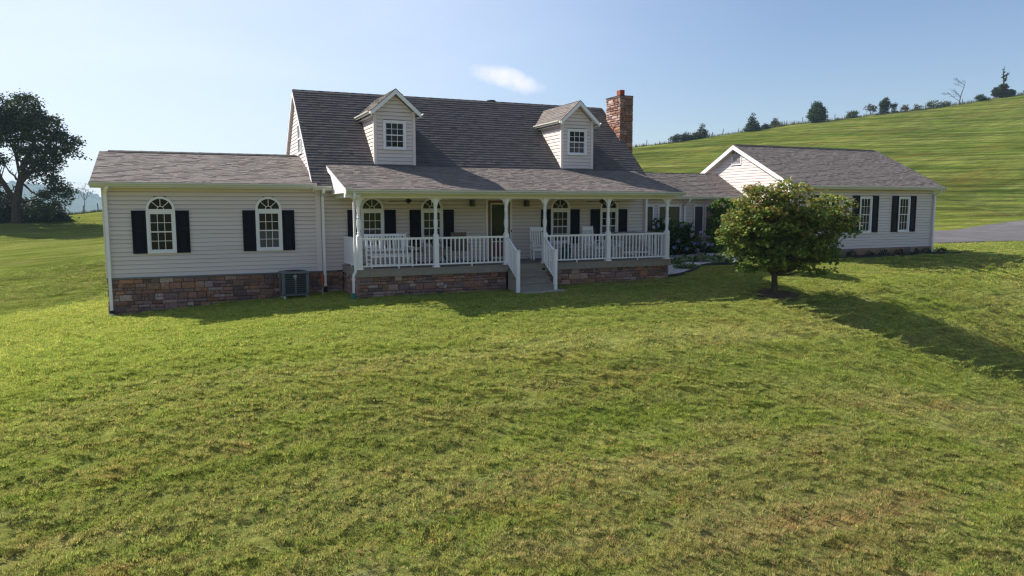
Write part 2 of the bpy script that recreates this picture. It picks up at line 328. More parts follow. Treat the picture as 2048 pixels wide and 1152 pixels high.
def grass_colour(t, blade=False):
    """colour of the turf from world position: green, yellow-green and dry patches, mowing lines on the hill, slope shade painted on the field behind the crest"""
    N = t.nodes; L = t.links
    geo = N.new('ShaderNodeNewGeometry'); P = geo.outputs['Position']
    def noise_(scale, scl=(1, 1, 1), rot=0, detail=5, rough=.6, dist=0):
        mp = N.new('ShaderNodeMapping'); mp.inputs['Scale'].default_value = scl; mp.inputs['Rotation'].default_value = (0, 0, rot); L.new(P, mp.inputs[0])
        n = N.new('ShaderNodeTexNoise'); n.inputs['Scale'].default_value = scale; n.inputs['Detail'].default_value = detail; n.inputs['Roughness'].default_value = rough; n.inputs['Distortion'].default_value = dist; L.new(mp.outputs[0], n.inputs['Vector']); return n.outputs[0]
    def rng(s, a, b, c=0, d=1):
        m = N.new('ShaderNodeMapRange'); m.interpolation_type = 'SMOOTHSTEP'; L.new(s, m.inputs[0])
        for i, v in enumerate((a, b, c, d)): m.inputs[i+1].default_value = v
        return m.outputs[0]
    def mix(f, a, b, mode='MIX'):
        m = N.new('ShaderNodeMix'); m.data_type = 'RGBA'; m.blend_type = mode
        if isinstance(f, float): m.inputs[0].default_value = f
        else: L.new(f, m.inputs[0])
        for i, v in ((6, a), (7, b)):
            if isinstance(v, tuple): m.inputs[i].default_value = (*v, 1)
            else: L.new(v, m.inputs[i])
        return m.outputs[2]
    def mul(a, b):
        m = N.new('ShaderNodeMath'); m.operation = 'MULTIPLY'
        for i, v in enumerate((a, b)):
            if isinstance(v, float): m.inputs[i].default_value = v
            else: L.new(v, m.inputs[i])
        return m.outputs[0]
    sep = N.new('ShaderNodeSeparateXYZ'); L.new(P, sep.inputs[0])
    c = mix(rng(noise_(.30, (.45, 1, 1), .30, 6, .65), .28, .72), (.235, .290, .052), (.325, .355, .078))
    c = mix(mul(rng(noise_(1.9, (.7, 1.2, 1), .35, 6, .7), .35, .75), .55), c, (.175, .240, .040))
    # dry areas: more of them on the slope below the house
    slope = rng(sep.outputs[1], -22.0, -6.0, 1.0, .25)
    dry = mul(rng(noise_(.33, (.40, 1.15, 1), .3, 9, .72, .6), .40, .56), mul(slope, .95))
    c = mix(dry, c, (.360, .300, .130))
    dry2 = mul(rng(noise_(.8, (.45, 1.2, 1), .3, 9, .75, .3), .52, .64), mul(slope, .85))
    c = mix(dry2, c, (.375, .225, .100))
    pale = mul(rng(noise_(1.1, (.45, 1.4, 1), .1, 8, .75, .4), .54, .72), mul(slope, .7))
    c = mix(pale, c, (.370, .385, .235))
    strp = noise_(1.0, (.05, .70, .2), .20, 4, .6, .3)
    c = mix(mul(rng(strp, .44, .58), .42), c, (.165, .235, .034))
    lush = mul(rng(sep.outputs[0], -6.0, 8.0, 1.0, 0.0), rng(sep.outputs[1], -13.0, -4.0))
    lush = mul(lush, rng(sep.outputs[1], 4.0, 9.0, 1.0, 0.0))
    c = mix(mul(lush, .6), c, (.320, .372, .070))
    strp2 = noise_(1.0, (.05, 1.3, .2), .10, 4, .6, .2)
    c = mix(mul(rng(strp2, .52, .66), .35), c, (.330, .345, .120))
    # mowing lines on the far fields, then slope shade painted behind the crest
    far = rng(sep.outputs[0], 34.0, 60.0)
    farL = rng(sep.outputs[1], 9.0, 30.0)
    st = noise_(1.0, (.008, .008, .60), 0, 6, .75, .0)
    c = mix(mul(rng(st, .42, .58), mul(far, .72)), c, (.080, .160, .008))
    st2 = noise_(.5, (.02, .35, .4), -.5, 5, .7, .3)
    c = mix(mul(rng(st2, .50, .64), mul(far, .65)), c, (.26, .22, .045))
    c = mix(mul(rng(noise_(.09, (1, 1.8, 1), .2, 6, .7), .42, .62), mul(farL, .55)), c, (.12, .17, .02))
    hs = noise_(1.0, (.045, .045, 2.8), 0, 5, .7, .0)
    hv = rng(hs, .36, .62, .50, 1.18)
    hm_ = N.new('ShaderNodeMix'); L.new(far, hm_.inputs[0]); hm_.inputs[2].default_value = 1.0; L.new(hv, hm_.inputs[3])
    vm0 = N.new('ShaderNodeVectorMath'); vm0.operation = 'SCALE'; L.new(c, vm0.inputs[0]); L.new(hm_.outputs[0], vm0.inputs['Scale']); c = vm0.outputs[0]
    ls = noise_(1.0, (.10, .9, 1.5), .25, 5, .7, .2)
    lm_ = N.new('ShaderNodeMix'); L.new(mul(farL, .8), lm_.inputs[0]); lm_.inputs[2].default_value = 1.0; L.new(rng(ls, .3, .7, .48, .98), lm_.inputs[3])  # pasture streaks, darkened to paint in shade of a slope facing away from sun
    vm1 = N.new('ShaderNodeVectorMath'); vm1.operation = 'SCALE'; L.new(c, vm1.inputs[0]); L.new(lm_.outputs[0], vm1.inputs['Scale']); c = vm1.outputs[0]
    if not blade:
        fine = rng(noise_(9, (1, 1, 1), 0, 8, .8), .3, .7, .34, .92)
        vm = N.new('ShaderNodeVectorMath'); vm.operation = 'SCALE'; L.new(c, vm.inputs[0]); L.new(fine, vm.inputs['Scale']); c = vm.outputs[0]
    return c, P
gm = bpy.data.materials.new('turf'); gm.use_nodes = True; t = gm.node_tree
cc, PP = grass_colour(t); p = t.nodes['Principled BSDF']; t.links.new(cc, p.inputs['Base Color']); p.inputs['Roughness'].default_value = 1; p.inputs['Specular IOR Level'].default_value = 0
n1 = t.nodes.new('ShaderNodeTexNoise'); n1.inputs['Scale'].default_value = 7; n1.inputs['Detail'].default_value = 8; n1.inputs['Roughness'].default_value = .75; t.links.new(PP, n1.inputs['Vector'])
mpn = t.nodes.new('ShaderNodeMapping'); mpn.inputs['Scale'].default_value = (.05, .16, 1.6); mpn.inputs['Rotation'].default_value = (0, 0, -.4); t.links.new(PP, mpn.inputs[0])
n3 = t.nodes.new('ShaderNodeTexNoise'); n3.inputs['Scale'].default_value = 1.5; n3.inputs['Detail'].default_value = 4; t.links.new(mpn.outputs[0], n3.inputs['Vector'])
b1 = t.nodes.new('ShaderNodeBump'); b1.inputs['Strength'].default_value = 1; b1.inputs['Distance'].default_value = .06; t.links.new(n1.outputs[0], b1.inputs['Height'])
b2 = t.nodes.new('ShaderNodeBump'); b2.inputs['Strength'].default_value = .6; b2.inputs['Distance'].default_value = .5; t.links.new(n3.outputs[0], b2.inputs['Height']); t.links.new(b1.outputs[0], b2.inputs['Normal'])
t.links.new(b2.outputs[0], p.inputs['Normal'])
gme.materials.append(gm); g = place('ground', gme); g['kind'] = 'structure'; g['label'] = 'rolling mown lawn and pasture with dry brown patches'
bm_ = bpy.data.materials.new('grass_blade'); bm_.use_nodes = True; t = bm_.node_tree
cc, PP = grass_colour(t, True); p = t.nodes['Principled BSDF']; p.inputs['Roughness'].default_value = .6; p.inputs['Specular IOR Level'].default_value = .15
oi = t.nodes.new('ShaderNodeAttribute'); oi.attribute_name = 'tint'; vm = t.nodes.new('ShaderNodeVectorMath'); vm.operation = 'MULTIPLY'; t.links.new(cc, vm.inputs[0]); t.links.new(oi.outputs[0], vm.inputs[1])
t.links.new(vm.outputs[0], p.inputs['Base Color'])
tr = t.nodes.new('ShaderNodeBsdfTranslucent'); t.links.new(vm.outputs[0], tr.inputs[0]); ms = t.nodes.new('ShaderNodeMixShader'); ms.inputs[0].default_value = .45
t.links.new(p.outputs[0], ms.inputs[1]); t.links.new(tr.outputs[0], ms.inputs[2]); t.links.new(ms.outputs[0], t.nodes['Material Output'].inputs[0])

# ============================================================ HOUSE
house = thing('house', 'long beige farmhouse with two dormers, white front porch, stone base and attached garage', 'house', (0, 0, -.7))
class Pool:
    """alike pieces: the largest become parts of their own, the rest one joined part"""
    def __init__(s, name, m, limit): s.name = name; s.m = m; s.limit = limit; s.items = []
    def add(s, mb, parent, weight): s.items.append((weight, mb, parent))
    def flush(s):
        s.items.sort(key=lambda a: -a[0]); rest = {}
        for i, (w_, mb, par) in enumerate(s.items):
            if i < s.limit: obj(s.name, mb, s.m, par)
            else:
                r = rest.setdefault(par.name, (par, MB()))[1]
                r.add(mb.v, mb.f); r.c[-len(mb.f):] = mb.c
        for par, mb in rest.values(): obj('small_'+s.name, mb, s.m, par, kind='stuff')
boards = Pool('siding_board', siding, 292); stones = Pool('stone', stone_m, 292)

EXP = .1254
def clap(parent, org, uv, nv, u0, u1, z0, z1, holes=(), lim=None, vis=1.0):
    """lap boards on a wall. org+u*uv, outward normal nv; holes (ua,ub,za,zb); lim(z)->(ulo,uhi)"""
    org = Vector(org); uv = Vector(uv); nv = Vector(nv); z = z0
    while z < z1-.02:
        h = min(EXP-.0095, z1-z); zt = z+h
        a0, b0 = (u0, u1) if lim is None else lim(z); a1, b1 = (u0, u1) if lim is None else lim(zt)
        segs = [(a0, b0, a1, b1)]
        for ha, hb, za, zb in holes:
            if za < z+h*.5 < zb:
                ns = []
                for s0, e0, s1, e1 in segs:
                    if ha >= max(e0, e1)-.001 or hb <= min(s0, s1)+.001: ns.append((s0, e0, s1, e1)); continue
                    if ha > s0+.01: ns.append((s0, ha, s1, ha))
                    if hb < e0-.01: ns.append((hb, e0, hb, e1))
                segs = ns
        for s0, e0, s1, e1 in segs:
            if e0-s0 < .02: continue
            if e1 < s1: e1 = s1 = (e1+s1)/2
            mb = MB(); prof = [(-.0, z), (.026, z), (.021, z+h*.72), (.004, zt), (.0, zt)]
            vs = []
            for k, (n_, zz) in enumerate(prof):
                f = (zz-z)/h; vs.append(org+uv*(s0+(s1-s0)*f)+nv*n_+Vector((0, 0, zz)))
            for k, (n_, zz) in enumerate(prof):
                f = (zz-z)/h; vs.append(org+uv*(e0+(e1-e0)*f)+nv*n_+Vector((0, 0, zz)))
            mb.add(vs, [(0, 1, 2, 3, 4), (9, 8, 7, 6, 5)]+[(k, (k+1) % 5, 5+(k+1) % 5, 5+k) for k in range(5)])
            boards.add(mb, parent, (e0-s0)*vis)
        z += EXP
SC = [(.21, .135, .10), (.19, .12, .095), (.235, .165, .12), (.26, .20, .165), (.17, .135, .13), (.14, .105, .098), (.24, .145, .095), (.29, .255, .24), (.155, .12, .115), (.20, .155, .14)]
def stonewall(parent, org, uv, nv, u0, u1, zb, zt, vis=1.0, gr=1.0, bright=1.0):
    """ledge stone: zb(u) bottom. Rows of unequal stones, some rows split in two"""
    org = Vector(org); uv = Vector(uv); nv = Vector(nv); rnd = random.Random(int(abs(org.x*71+org.y*37+u1*13))+5)
    z = zt
    zmin = min(zb(u0), zb(u1), zb((u0+u1)/2))-.12
    def one(a, b, lo, hi):
        if hi < zb((a+b)/2)-.14: return
        g_ = .006; a += g_; b -= g_; lo += g_*.8; hi -= g_*.8; d = rnd.uniform(.03, .062); j = lambda s_: rnd.uniform(-s_, s_)
        c = rnd.choice(SC); k = rnd.uniform(.75, 1.3)*bright; c = tuple(min(.7, x*k*q) for x, q in zip(c, (1.24, 1.03, 1.02)))
        cor = [(a+j(.004), lo+j(.004)), (b+j(.004), lo+j(.004)), (b+j(.004), hi+j(.004)), (a+j(.004), hi+j(.004))]
        q = min(.016, (b-a)*.2, (hi-lo)*.25); inn = [(a+q+j(.006), lo+q+j(.005)), (b-q+j(.006), lo+q+j(.005)), (b-q+j(.006), hi-q+j(.005)), (a+q+j(.006), hi-q+j(.005))]
        vs = [org+uv*u_+Vector((0, 0, z_)) for u_, z_ in cor]+[org+uv*u_+nv*(d*.72)+Vector((0, 0, z_)) for u_, z_ in cor]+[org+uv*u_+nv*(d+j(.006))+Vector((0, 0, z_)) for u_, z_ in inn]
        vs.append(org+uv*((a+b)/2+j(.03))+nv*(d+.008+j(.006))+Vector((0, 0, (lo+hi)/2+j(.012))))
        fs = [(i, (i+1) % 4, 4+(i+1) % 4, 4+i) for i in range(4)]+[(4+i, 4+(i+1) % 4, 8+(i+1) % 4, 8+i) for i in range(4)]+[(8+i, 8+(i+1) % 4, 12) for i in range(4)]
        stones.add(MB().add(vs, fs, c), parent, (b-a)*(hi-lo)*vis)
    while z > zmin:
        h = rnd.choice((.095, .115, .14, .165, .20))*gr; lo = z-h; u = u0-rnd.uniform(0, .0)
        while u < u1-.005:
            w_ = rnd.uniform(.16, .46)*gr
            if u+w_ > u1-.10: w_ = u1-u
            if h > .15*gr and rnd.random() < .55:
                m = lo+h*rnd.uniform(.38, .62); s_ = u+w_*rnd.uniform(.3, .7)
                if rnd.random() < .5: one(u, u+w_, m, z); one(u, s_, lo, m); one(s_, u+w_, lo, m)
                else: one(u, u+w_, lo, m); one(u, s_, m, z); one(s_, u+w_, m, z)
            else: one(u, u+w_, lo, z)
            u += w_
        z = lo
TC0 = [(.158, .138, .132), (.142, .126, .124), (.176, .152, .144), (.128, .116, .116), (.188, .160, .152), (.150, .132, .126), (.168, .136, .128)]
TC = [tuple(.5*m+.5*x for x, m in zip(c, (.158, .137, .131))) for c in TC0]
def shingles(parent, lowL, uv, length, rise, run, lo=None, hi=None, dark=1.0, exp=.137, tab=.31, name='shingles', cuts=None, th=(.008, .022)):
    """rows of tabs on a slope. lowL lower left corner; uv along the eave; run direction dv (unit, up slope)"""
    lowL = Vector(lowL); uv = Vector(uv); dv = Vector(rise).normalized(); n = uv.cross(dv).normalized()
    if n.z < 0: n = -n
    mb = MB(); rnd = random.Random(int(abs(lowL.x*17+lowL.y*31+run*11))); rows = int(math.ceil(run/exp)); 
    for r_ in range(rows):
        v0 = r_*exp; v1 = min(v0+exp*1.08, run)
        a, b = (0, length) if lo is None else (lo(v0), hi(v0))
        a2, b2 = (0, length) if lo is None else (lo(min(v1, run)), hi(min(v1, run)))
        u = a-rnd.uniform(0, tab)
        while u < b:
            w_ = tab*rnd.choice((.35, .5, .6, .75, .9)); s, e = max(u, a), min(u+w_, b); u += w_
            if e-s < .01: continue
            sm = (s+e)/2
            if cuts and any(ca < sm < cb and va < v0+exp*.5 < vb for ca, cb, va, vb in cuts): continue
            t_ = rnd.uniform(*th); c = rnd.choice(TC); k = rnd.uniform(.94, 1.06)*dark; c = tuple(x*k*q for x, q in zip(c, (1, 1, 1) if dark > .8 else (.93, .98, 1.06)))
            s2, e2 = max(s, a2), min(e, b2)
            if e2 < s2: e2 = s2 = (s2+e2)/2
            P = lambda uu, vv, nn: lowL+uv*uu+dv*vv+n*nn
            vs = [P(s, v0, -.012), P(e, v0, -.012), P(s, v0, t_), P(e, v0, t_), P(s2, v1, .0035), P(e2, v1, .0035), P(s2, v1, -.012), P(e2, v1, -.012)]
            mb.add(vs, [(0, 1, 3, 2), (2, 3, 5, 4), (0, 2, 4, 6), (1, 7, 5, 3)], c)
    return obj(name, mb, shingle_m, parent, kind='stuff', fix=False)
def slab(name, parent, pts, th, m):
    """roof deck: a polygon given thickness downwards along its normal"""
    pts = [Vector(p) for p in pts]; n = (pts[1]-pts[0]).cross(pts[2]-pts[0]).normalized()
    if n.z < 0: n = -n
    k = len(pts); a = [p-n*.012 for p in pts]; b = [p-n*th for p in pts]
    return obj(name, MB().add(a+b, [tuple(range(k)), tuple(range(k, 2*k))[::-1]]+[(i, (i+1) % k, k+(i+1) % k, k+i) for i in range(k)]), m, parent)
def gutter(parent, x0, x1, y, z, ny=-1):
    """K-style gutter: top outer edge at z, back at y"""
    pr = [(0, 0), (.0, -.11), (.07, -.11), (.082, -.07), (.115, -.045), (.118, 0), (.108, 0), (.105, -.038), (.07, -.062), (.062, -.1), (.008, -.1), (.008, 0)]
    o = obj('gutter', MB().prism([(y+ny*a, z+b) for a, b in pr], x0, x1, 'x'), gutter_m, parent); return o
def gutter_y(parent, y0, y1, x, z, nx_=-1):
    pr = [(0, 0), (.0, -.10), (.06, -.10), (.072, -.06), (.10, -.04), (.103, 0), (.093, 0), (.09, -.035), (.06, -.055), (.052, -.09), (.008, -.09), (.008, 0)]
    return obj('gutter', MB().prism([(x+nx_*a, z+b) for a, b in pr], y0, y1, 'y'), gutter_m, parent)
def rake(parent, p0, p1, w, th, nv, name='rake_board'):
    """board under a roof edge from p0 to p1, width w downwards, thickness th along nv"""
    p0 = Vector(p0); p1 = Vector(p1); nv = Vector(nv); dn = Vector((0, 0, -w))
    vs = [p0, p1, p1+dn, p0+dn, p0+nv*th, p1+nv*th, p1+dn+nv*th, p0+dn+nv*th]
    return obj(name, MB().add(vs, [(0, 1, 2, 3), (7, 6, 5, 4), (0, 4, 5, 1), (1, 5, 6, 2), (2, 6, 7, 3), (3, 7, 4, 0)]), white, parent)
def window(parent, x0, x1, y, z0, z1, arch=False, gl=glass, gl2=None, cols=3, rows=4, trim=.075, sashes=True):
    """double hung window, casing proud of the wall at y, panes set back"""
    gl2 = gl2 or gl; f = MB(); w = x1-x0
    yo = y-.045; yi = y+.05
    f.box(x0, x0+trim, yo, yi, z0+trim, z1-trim); f.box(x1-trim, x1, yo, yi, z0+trim, z1-trim); f.box(x0, x1, yo, yi, z1-trim, z1); f.box(x0-.0, x1+.0, yo-.012, yi, z0, z0+trim)
    if arch:
        n = 20; cx = (x0+x1)/2; R0 = w/2; R1 = w/2-.072; zb = z1+.002; zc = z1+.035
        f.box(x0, x1, yo-.004, yi, zb, zc)
        for k in range(n):
            a0 = math.pi*k/n; a1 = math.pi*(k+1)/n
            q = [(cx+R0*math.cos(a0), zc+R0*math.sin(a0)*.96), (cx+R0*math.cos(a1), zc+R0*math.sin(a1)*.96), (cx+R1*math.cos(a1), zc+R1*math.sin(a1)*.96), (cx+R1*math.cos(a0), zc+R1*math.sin(a0)*.96)]
            f.prism(q, yo, yi)
    wi = obj('window', f, white, parent)
    ix0, ix1, iz0, iz1 = x0+trim, x1-trim, z0+trim, z1-trim; zm = (iz0+iz1)/2; s = .035
    sh = MB()
    for (a, b, yy) in ((iz0, zm+s/2, y+.012), (zm-s/2, iz1, y-.008)):
        sh.box(ix0, ix0+s, yy-.012, yy+.012, a, b); sh.box(ix1-s, ix1, yy-.012, yy+.012, a, b); sh.box(ix0+s, ix1-s, yy-.012, yy+.012, a, a+s); sh.box(ix0+s, ix1-s, yy-.012, yy+.012, b-s, b)
    obj('sash', sh, white, wi)
    gr = MB(); hr = rows//2
    for half, (a, b, yy, gg) in enumerate(((iz0+s, zm-s/2, y+.014, gl2), (zm+s/2, iz1-s, y-.006, gl))):
        pw = (ix1-ix0-2*s)/cols; ph = (b-a)/hr
        for i in range(1, cols): gr.box(ix0+s+pw*i-.008, ix0+s+pw*i+.008, yy-.009, yy+.004, a, b)
        for j in range(1, hr): gr.box(ix0+s, ix1-s, yy-.0085, yy+.0035, a+ph*j-.008, a+ph*j+.008)
        pm = MB().box(-pw/2, pw/2, 0, .006, -ph/2, ph/2).mesh('pane', gg)
        for i in range(cols):
            for j in range(hr): place('pane', pm, wi, (ix0+s+pw*(i+.5), yy+random.uniform(-.0006, .0006), a+ph*(j+.5)), (random.uniform(-.008, .008), 0, random.uniform(-.01, .01)))
    obj('muntin', gr, white, wi)
    if arch:
        zc = z1+.035; cx = (x0+x1)/2; R1 = w/2-.072; r0 = R1*.30; g2 = MB()
        for k in range(1, 4):
            a = math.pi*k/4; g2.obox((cx+r0*math.cos(a), y, zc+r0*math.sin(a)*.96), (cx+R1*math.cos(a)*1.01, y, zc+R1*math.sin(a)*.97), .018, .014, (0, 1, 0))
        for k in range(10):
            a0 = math.pi*k/10; a1 = math.pi*(k+1)/10
            g2.prism([(cx+r0*math.cos(a0), zc+r0*math.sin(a0)), (cx+r0*math.cos(a1), zc+r0*math.sin(a1)), (cx+(r0-.018)*math.cos(a1), zc+(r0-.018)*math.sin(a1)), (cx+(r0-.018)*math.cos(a0), zc+(r0-.018)*math.sin(a0))], y-.008, y+.005)
        obj('muntin', g2, white, wi)
        for k in range(4):
            a0 = math.pi*k/4; a1 = math.pi*(k+1)/4; q = [(cx+r0*math.cos(a0+(a1-a0)*i/4), zc+r0*math.sin(a0+(a1-a0)*i/4)*.96) for i in range(5)]+[(cx+R1*math.cos(a1-(a1-a0)*i/4), zc+R1*math.sin(a1-(a1-a0)*i/4)*.96) for i in range(5)]
            obj('pane', MB().prism(q, y+.012+k*.0004, y+.018), gl, wi)
        obj('pane', MB().prism([(cx+r0*math.cos(math.pi*i/8), zc+r0*math.sin(math.pi*i/8)*.96) for i in range(9)], y+.01, y+.016), gl, wi)
    obj('backing', MB().box(ix0-.03, ix1+.03, y+.052, y+.06, iz0-.03, iz1+.03), dark_in, wi)
    return wi
def shutter(parent, x0, x1, y, z0, z1):
    b = MB(); r = .055; zm = z0+(z1-z0)*.56
    b.box(x0, x0+r, y-.035, y-.001, z0, z1); b.box(x1-r, x1, y-.035, y-.001, z0, z1)
    for a, c in ((z0, z0+r*1.3), (zm-r*.6, zm+r*.6), (z1-r*1.2, z1)): b.box(x0+r, x1-r, y-.035, y-.001, a, c)
    for a, c in ((z0+r*1.3, zm-r*.6), (zm+r*.6, z1-r*1.2)):
        b.box(x0+r, x1-r, y-.016, y-.001, a, c)
        vs = [(x0+r+.012, y-.016, a+.012), (x1-r-.012, y-.016, a+.012), (x1-r-.012, y-.016, c-.012), (x0+r+.012, y-.016, c-.012), (x0+r+.04, y-.029, a+.04), (x1-r-.04, y-.029, a+.04), (x1-r-.04, y-.029, c-.04), (x0+r+.04, y-.029, c-.04)]
        b.add(vs, [(i, (i+1) % 4, 4+(i+1) % 4, 4+i) for i in range(4)]+[(4, 5, 6, 7)])
    return obj('shutter', b, navy, parent)
def downspout(parent, pts, w=.075, d=.055, m=white):
    b = MB()
    for a, c in zip(pts[:-1], pts[1:]):
        a = Vector(a); c = Vector(c); dd = (c-a).normalized()*.02; b.obox(a-dd*.6, c+dd*.6, w, d, (0, 1, 0))
    return obj('downspout', b, m, parent)
WY = .022    # wall core sits behind the boards

# ---- foundations
fw_ = obj('foundation', MB().box(-5.94, -.002, .03, 6.1, -1.8, .0).box(.0, 12.55, .03, 7.3, -1.4, .0), mortar, house)
obj('drip_ledge', MB().box(-6.0, .62, -.055, .02, -.045, .0), ac_grey, house)
zbw = lambda u: -1.12+.055*u if u < 6 else -.76
stonewall(fw_, (-5.97, .03, 0), (1, 0, 0), (0, -1, 0), 0, 5.97, zbw, -.047, 1.0)
stonewall(fw_, (0, .03, 0), (1, 0, 0), (0, -1, 0), .0, .82, lambda u: -.72, -.047, .9)
stonewall(fw_, (-5.94, 6.1, 0), (0, -1, 0), (-1, 0, 0), 0, 6.1, lambda u: -1.2, -.047, .05, gr=1.3)
# ---- walls and boards
W1, W2 = (-4.88, -4.10), (-1.835, -1.05); ZB, ZT = .69, 1.957; ZA = 2.37
wingw = obj('wing_wall', MB().box(-5.95, -.001, WY, 6.1, .0, 2.62).prism([(WY, 2.62), (6.1, 2.62), (3.06, 3.70)], -5.95, -.001, 'x'), lap_shade, house)
H = [(a+.01, b-.01, ZB+.01, ZA-.0) for a, b in (W1, W2)]
def archholes(wins): 
    hs = []
    for a, b in wins:
        hs.append((a+5.95+.01, b+5.95-.01, ZB+.02, ZT+.03))
        r = (b-a)/2; cx = (a+b)/2+5.95
        for k in range(3):
            z_ = ZT+.03+k*EXP; dz = max(0, (z_+EXP*.5-ZT-.035)/.96)
            if dz < r-.06: hw = math.sqrt(max(0, r*r-dz*dz))-.05; hs.append((cx-hw, cx+hw, z_, z_+EXP))
    return hs
clap(wingw, (-5.95, WY, 0), (1, 0, 0), (0, -1, 0), .11, 5.95, .0, 2.63, archholes([W1, W2]))
clap(wingw, (-5.95, WY, 0), (0, 1, 0), (-1, 0, 0), .12, 5.98, .0, 2.62, vis=.02)
clap(wingw, (-5.95, WY, 0), (0, 1, 0), (-1, 0, 0), .12, 5.98, 2.62, 3.62, lim=lambda z: (.1+(z-2.62)*2.8, 5.98-(z-2.62)*2.8), vis=.02)
obj('corner_trim', MB().box(-6.0, -5.84, -.012, WY, .0, 2.63).box(-6.0, -5.955, WY, .14, 0, 2.63), corner_m, house)
mainw = obj('main_wall', MB().box(.0, 12.55, WY, 7.33, .0, 2.62).prism([(.05, 2.62), (7.29, 2.62), (3.67, 5.95)], .0, 12.55, 'x'), lap_shade, house)
PW = [(1.43, 2.21), (3.485, 4.262), (8.41, 9.205), (10.49, 11.28)]
def sh0(hs, dx): return [(a-dx, b-dx, c, d) for a, b, c, d in hs]
hh = [(a-5.95, b-5.95, c, d) for a, b, c, d in archholes(PW)]+[(5.86, 6.84, .16, 2.30)]
clap(mainw, (0, WY, 0), (1, 0, 0), (0, -1, 0), .16, 12.43, .0, 2.63, hh)
obj('corner_trim', MB().box(.0, .155, -.022, WY, .0, 2.63), corner_m, house)
obj('corner_trim', MB().box(12.44, 12.60, -.018, WY, .0, 2.63).box(12.555, 12.60, WY, .14, 0, 2.63), corner_m, house)
sl_m = (6.233-2.705)/(3.671+.347)
glim = lambda z: (max(.1, (z-2.72)/sl_m+.02), 7.33-max(.1, (z-2.72)/sl_m+.02))
clap(mainw, (0, 0, 0), (0, 1, 0), (-1, 0, 0), .1, 7.3, 2.76, 5.85, holes=[(2.36, 3.28, 3.9, 4.98)], lim=glim, vis=.35)
clap(mainw, (12.55, 0, 0), (0, 1, 0), (1, 0, 0), .1, 7.3, 0, 2.6, vis=.02)
clap(mainw, (12.55, 0, 0), (0, 1, 0), (1, 0, 0), .1, 7.3, 2.7, 5.85, holes=[(1.9, 3.0, 2, 6)], lim=glim, vis=.02)
# gable window on the left end of the main house
gwp = obj('window', MB().box(-.045, .02, 2.36, 2.43, 3.9, 4.98).box(-.045, .02, 3.21, 3.28, 3.9, 4.98).box(-.045, .02, 2.43, 3.21, 4.91, 4.98).box(-.06, .02, 2.43, 3.21, 3.9, 3.97).box(-.04, .02, 2.43, 3.21, 4.42, 4.47), white, house)
for i in range(3):
    for j in range(4): obj('pane', MB().box(-.012-.0003*i, -.006, 2.435+i*.26, 2.685+i*.26, 3.975+j*.235, 4.20+j*.235), glass3, gwp)

# ---- windows, shutters, door of the front
window(house, *W1, 0, ZB, ZT, True, glass); window(house, *W2, 0, ZB, ZT, True, glass, glass2)
for (a, b), gl, gl2 in zip(PW, (glassg, glassg, glass, glass), (glass2, glass, glass2, glass2)): window(house, a, b, 0, ZB, ZT, True, gl, gl2)
for a, b in ((-5.265, -4.885), (-4.095, -3.72), (-2.215, -1.84), (-1.045, -.675), (1.005, 1.425), (2.215, 2.61), (3.09, 3.48), (4.267, 4.66), (8.02, 8.405), (9.21, 9.61), (10.085, 10.485), (11.285, 11.69)):
    shutter(house, a, b, -.005, ZB, ZT-.005)
door = obj('door', MB().box(6.0, 6.75, -.005, .03, .2, 2.24).box(5.935, 6.02, -.03, .04, .18, 2.27).box(6.72, 6.77, -.03, .04, .18, 2.27).box(6.02, 6.72, -.03, .04, 2.19, 2.27), wood_door, house)
obj('door_trim', MB().box(5.85, 5.93, -.035, .02, .16, 2.31).box(6.775, 6.86, -.035, .02, .16, 2.31).box(5.93, 6.775, -.035, .02, 2.275, 2.31), white, house)
obj('storm_frame', MB().box(6.03, 6.07, -.045, -.01, .2, 2.18).box(6.66, 6.71, -.045, -.01, .2, 2.18).box(6.07, 6.66, -.045, -.01, 2.13, 2.18).box(6.07, 6.66, -.045, -.01, .2, .28).box(6.07, 6.66, -.045, -.01, .80, .84), gutter_m, door)
obj('pane', MB().box(6.07, 6.66, -.03, -.024, .84, 2.13), glassg, door)
obj('lower_panel', MB().box(6.07, 6.66, -.034, -.02, .28, .80), red_panel, door)
obj('handle', MB().tube([(6.64, -.06, 1.12), (6.64, -.075, 1.16), (6.64, -.075, 1.24), (6.64, -.06, 1.28)], .008, 6), metal_b, door)
obj('doorbell', MB().box(6.81, 6.84, -.05, -.035, 1.15, 1.23), rubber, house)

# ---- roofs
def roofset(x0, x1, ye, ze, yr, zr, yb, zb, dark=1.0, exp=.137, th=(.008, .022), lo=None, hi=None, cuts=None, backcuts=None):
    """a gabled roof: front slope from eave ye,ze to ridge yr,zr and the back one to yb,zb"""
    r = slab('roof', house, [(x0, ye, ze), (x1, ye, ze), (x1, yr, zr), (x0, yr, zr)], .10, white)
    slab('roof_deck', r, [(x0, yb, zb), (x0, yr, zr), (x1, yr, zr), (x1, yb, zb)], .10, white)
    run = math.hypot(yr-ye, zr-ze); runb = math.hypot(yb-yr, zr-zb)
    shingles(r, (x0-.015, ye-.015, ze), (1, 0, 0), x1-x0+.03, (0, yr-ye, zr-ze), run, lo, hi, dark, exp, th=th, cuts=cuts)
    shingles(r, (x0-.015, yb+.015, zb), (1, 0, 0), x1-x0+.03, (0, yr-yb, zr-zb), runb, None, None, dark, exp, th=th, cuts=backcuts)
    return r
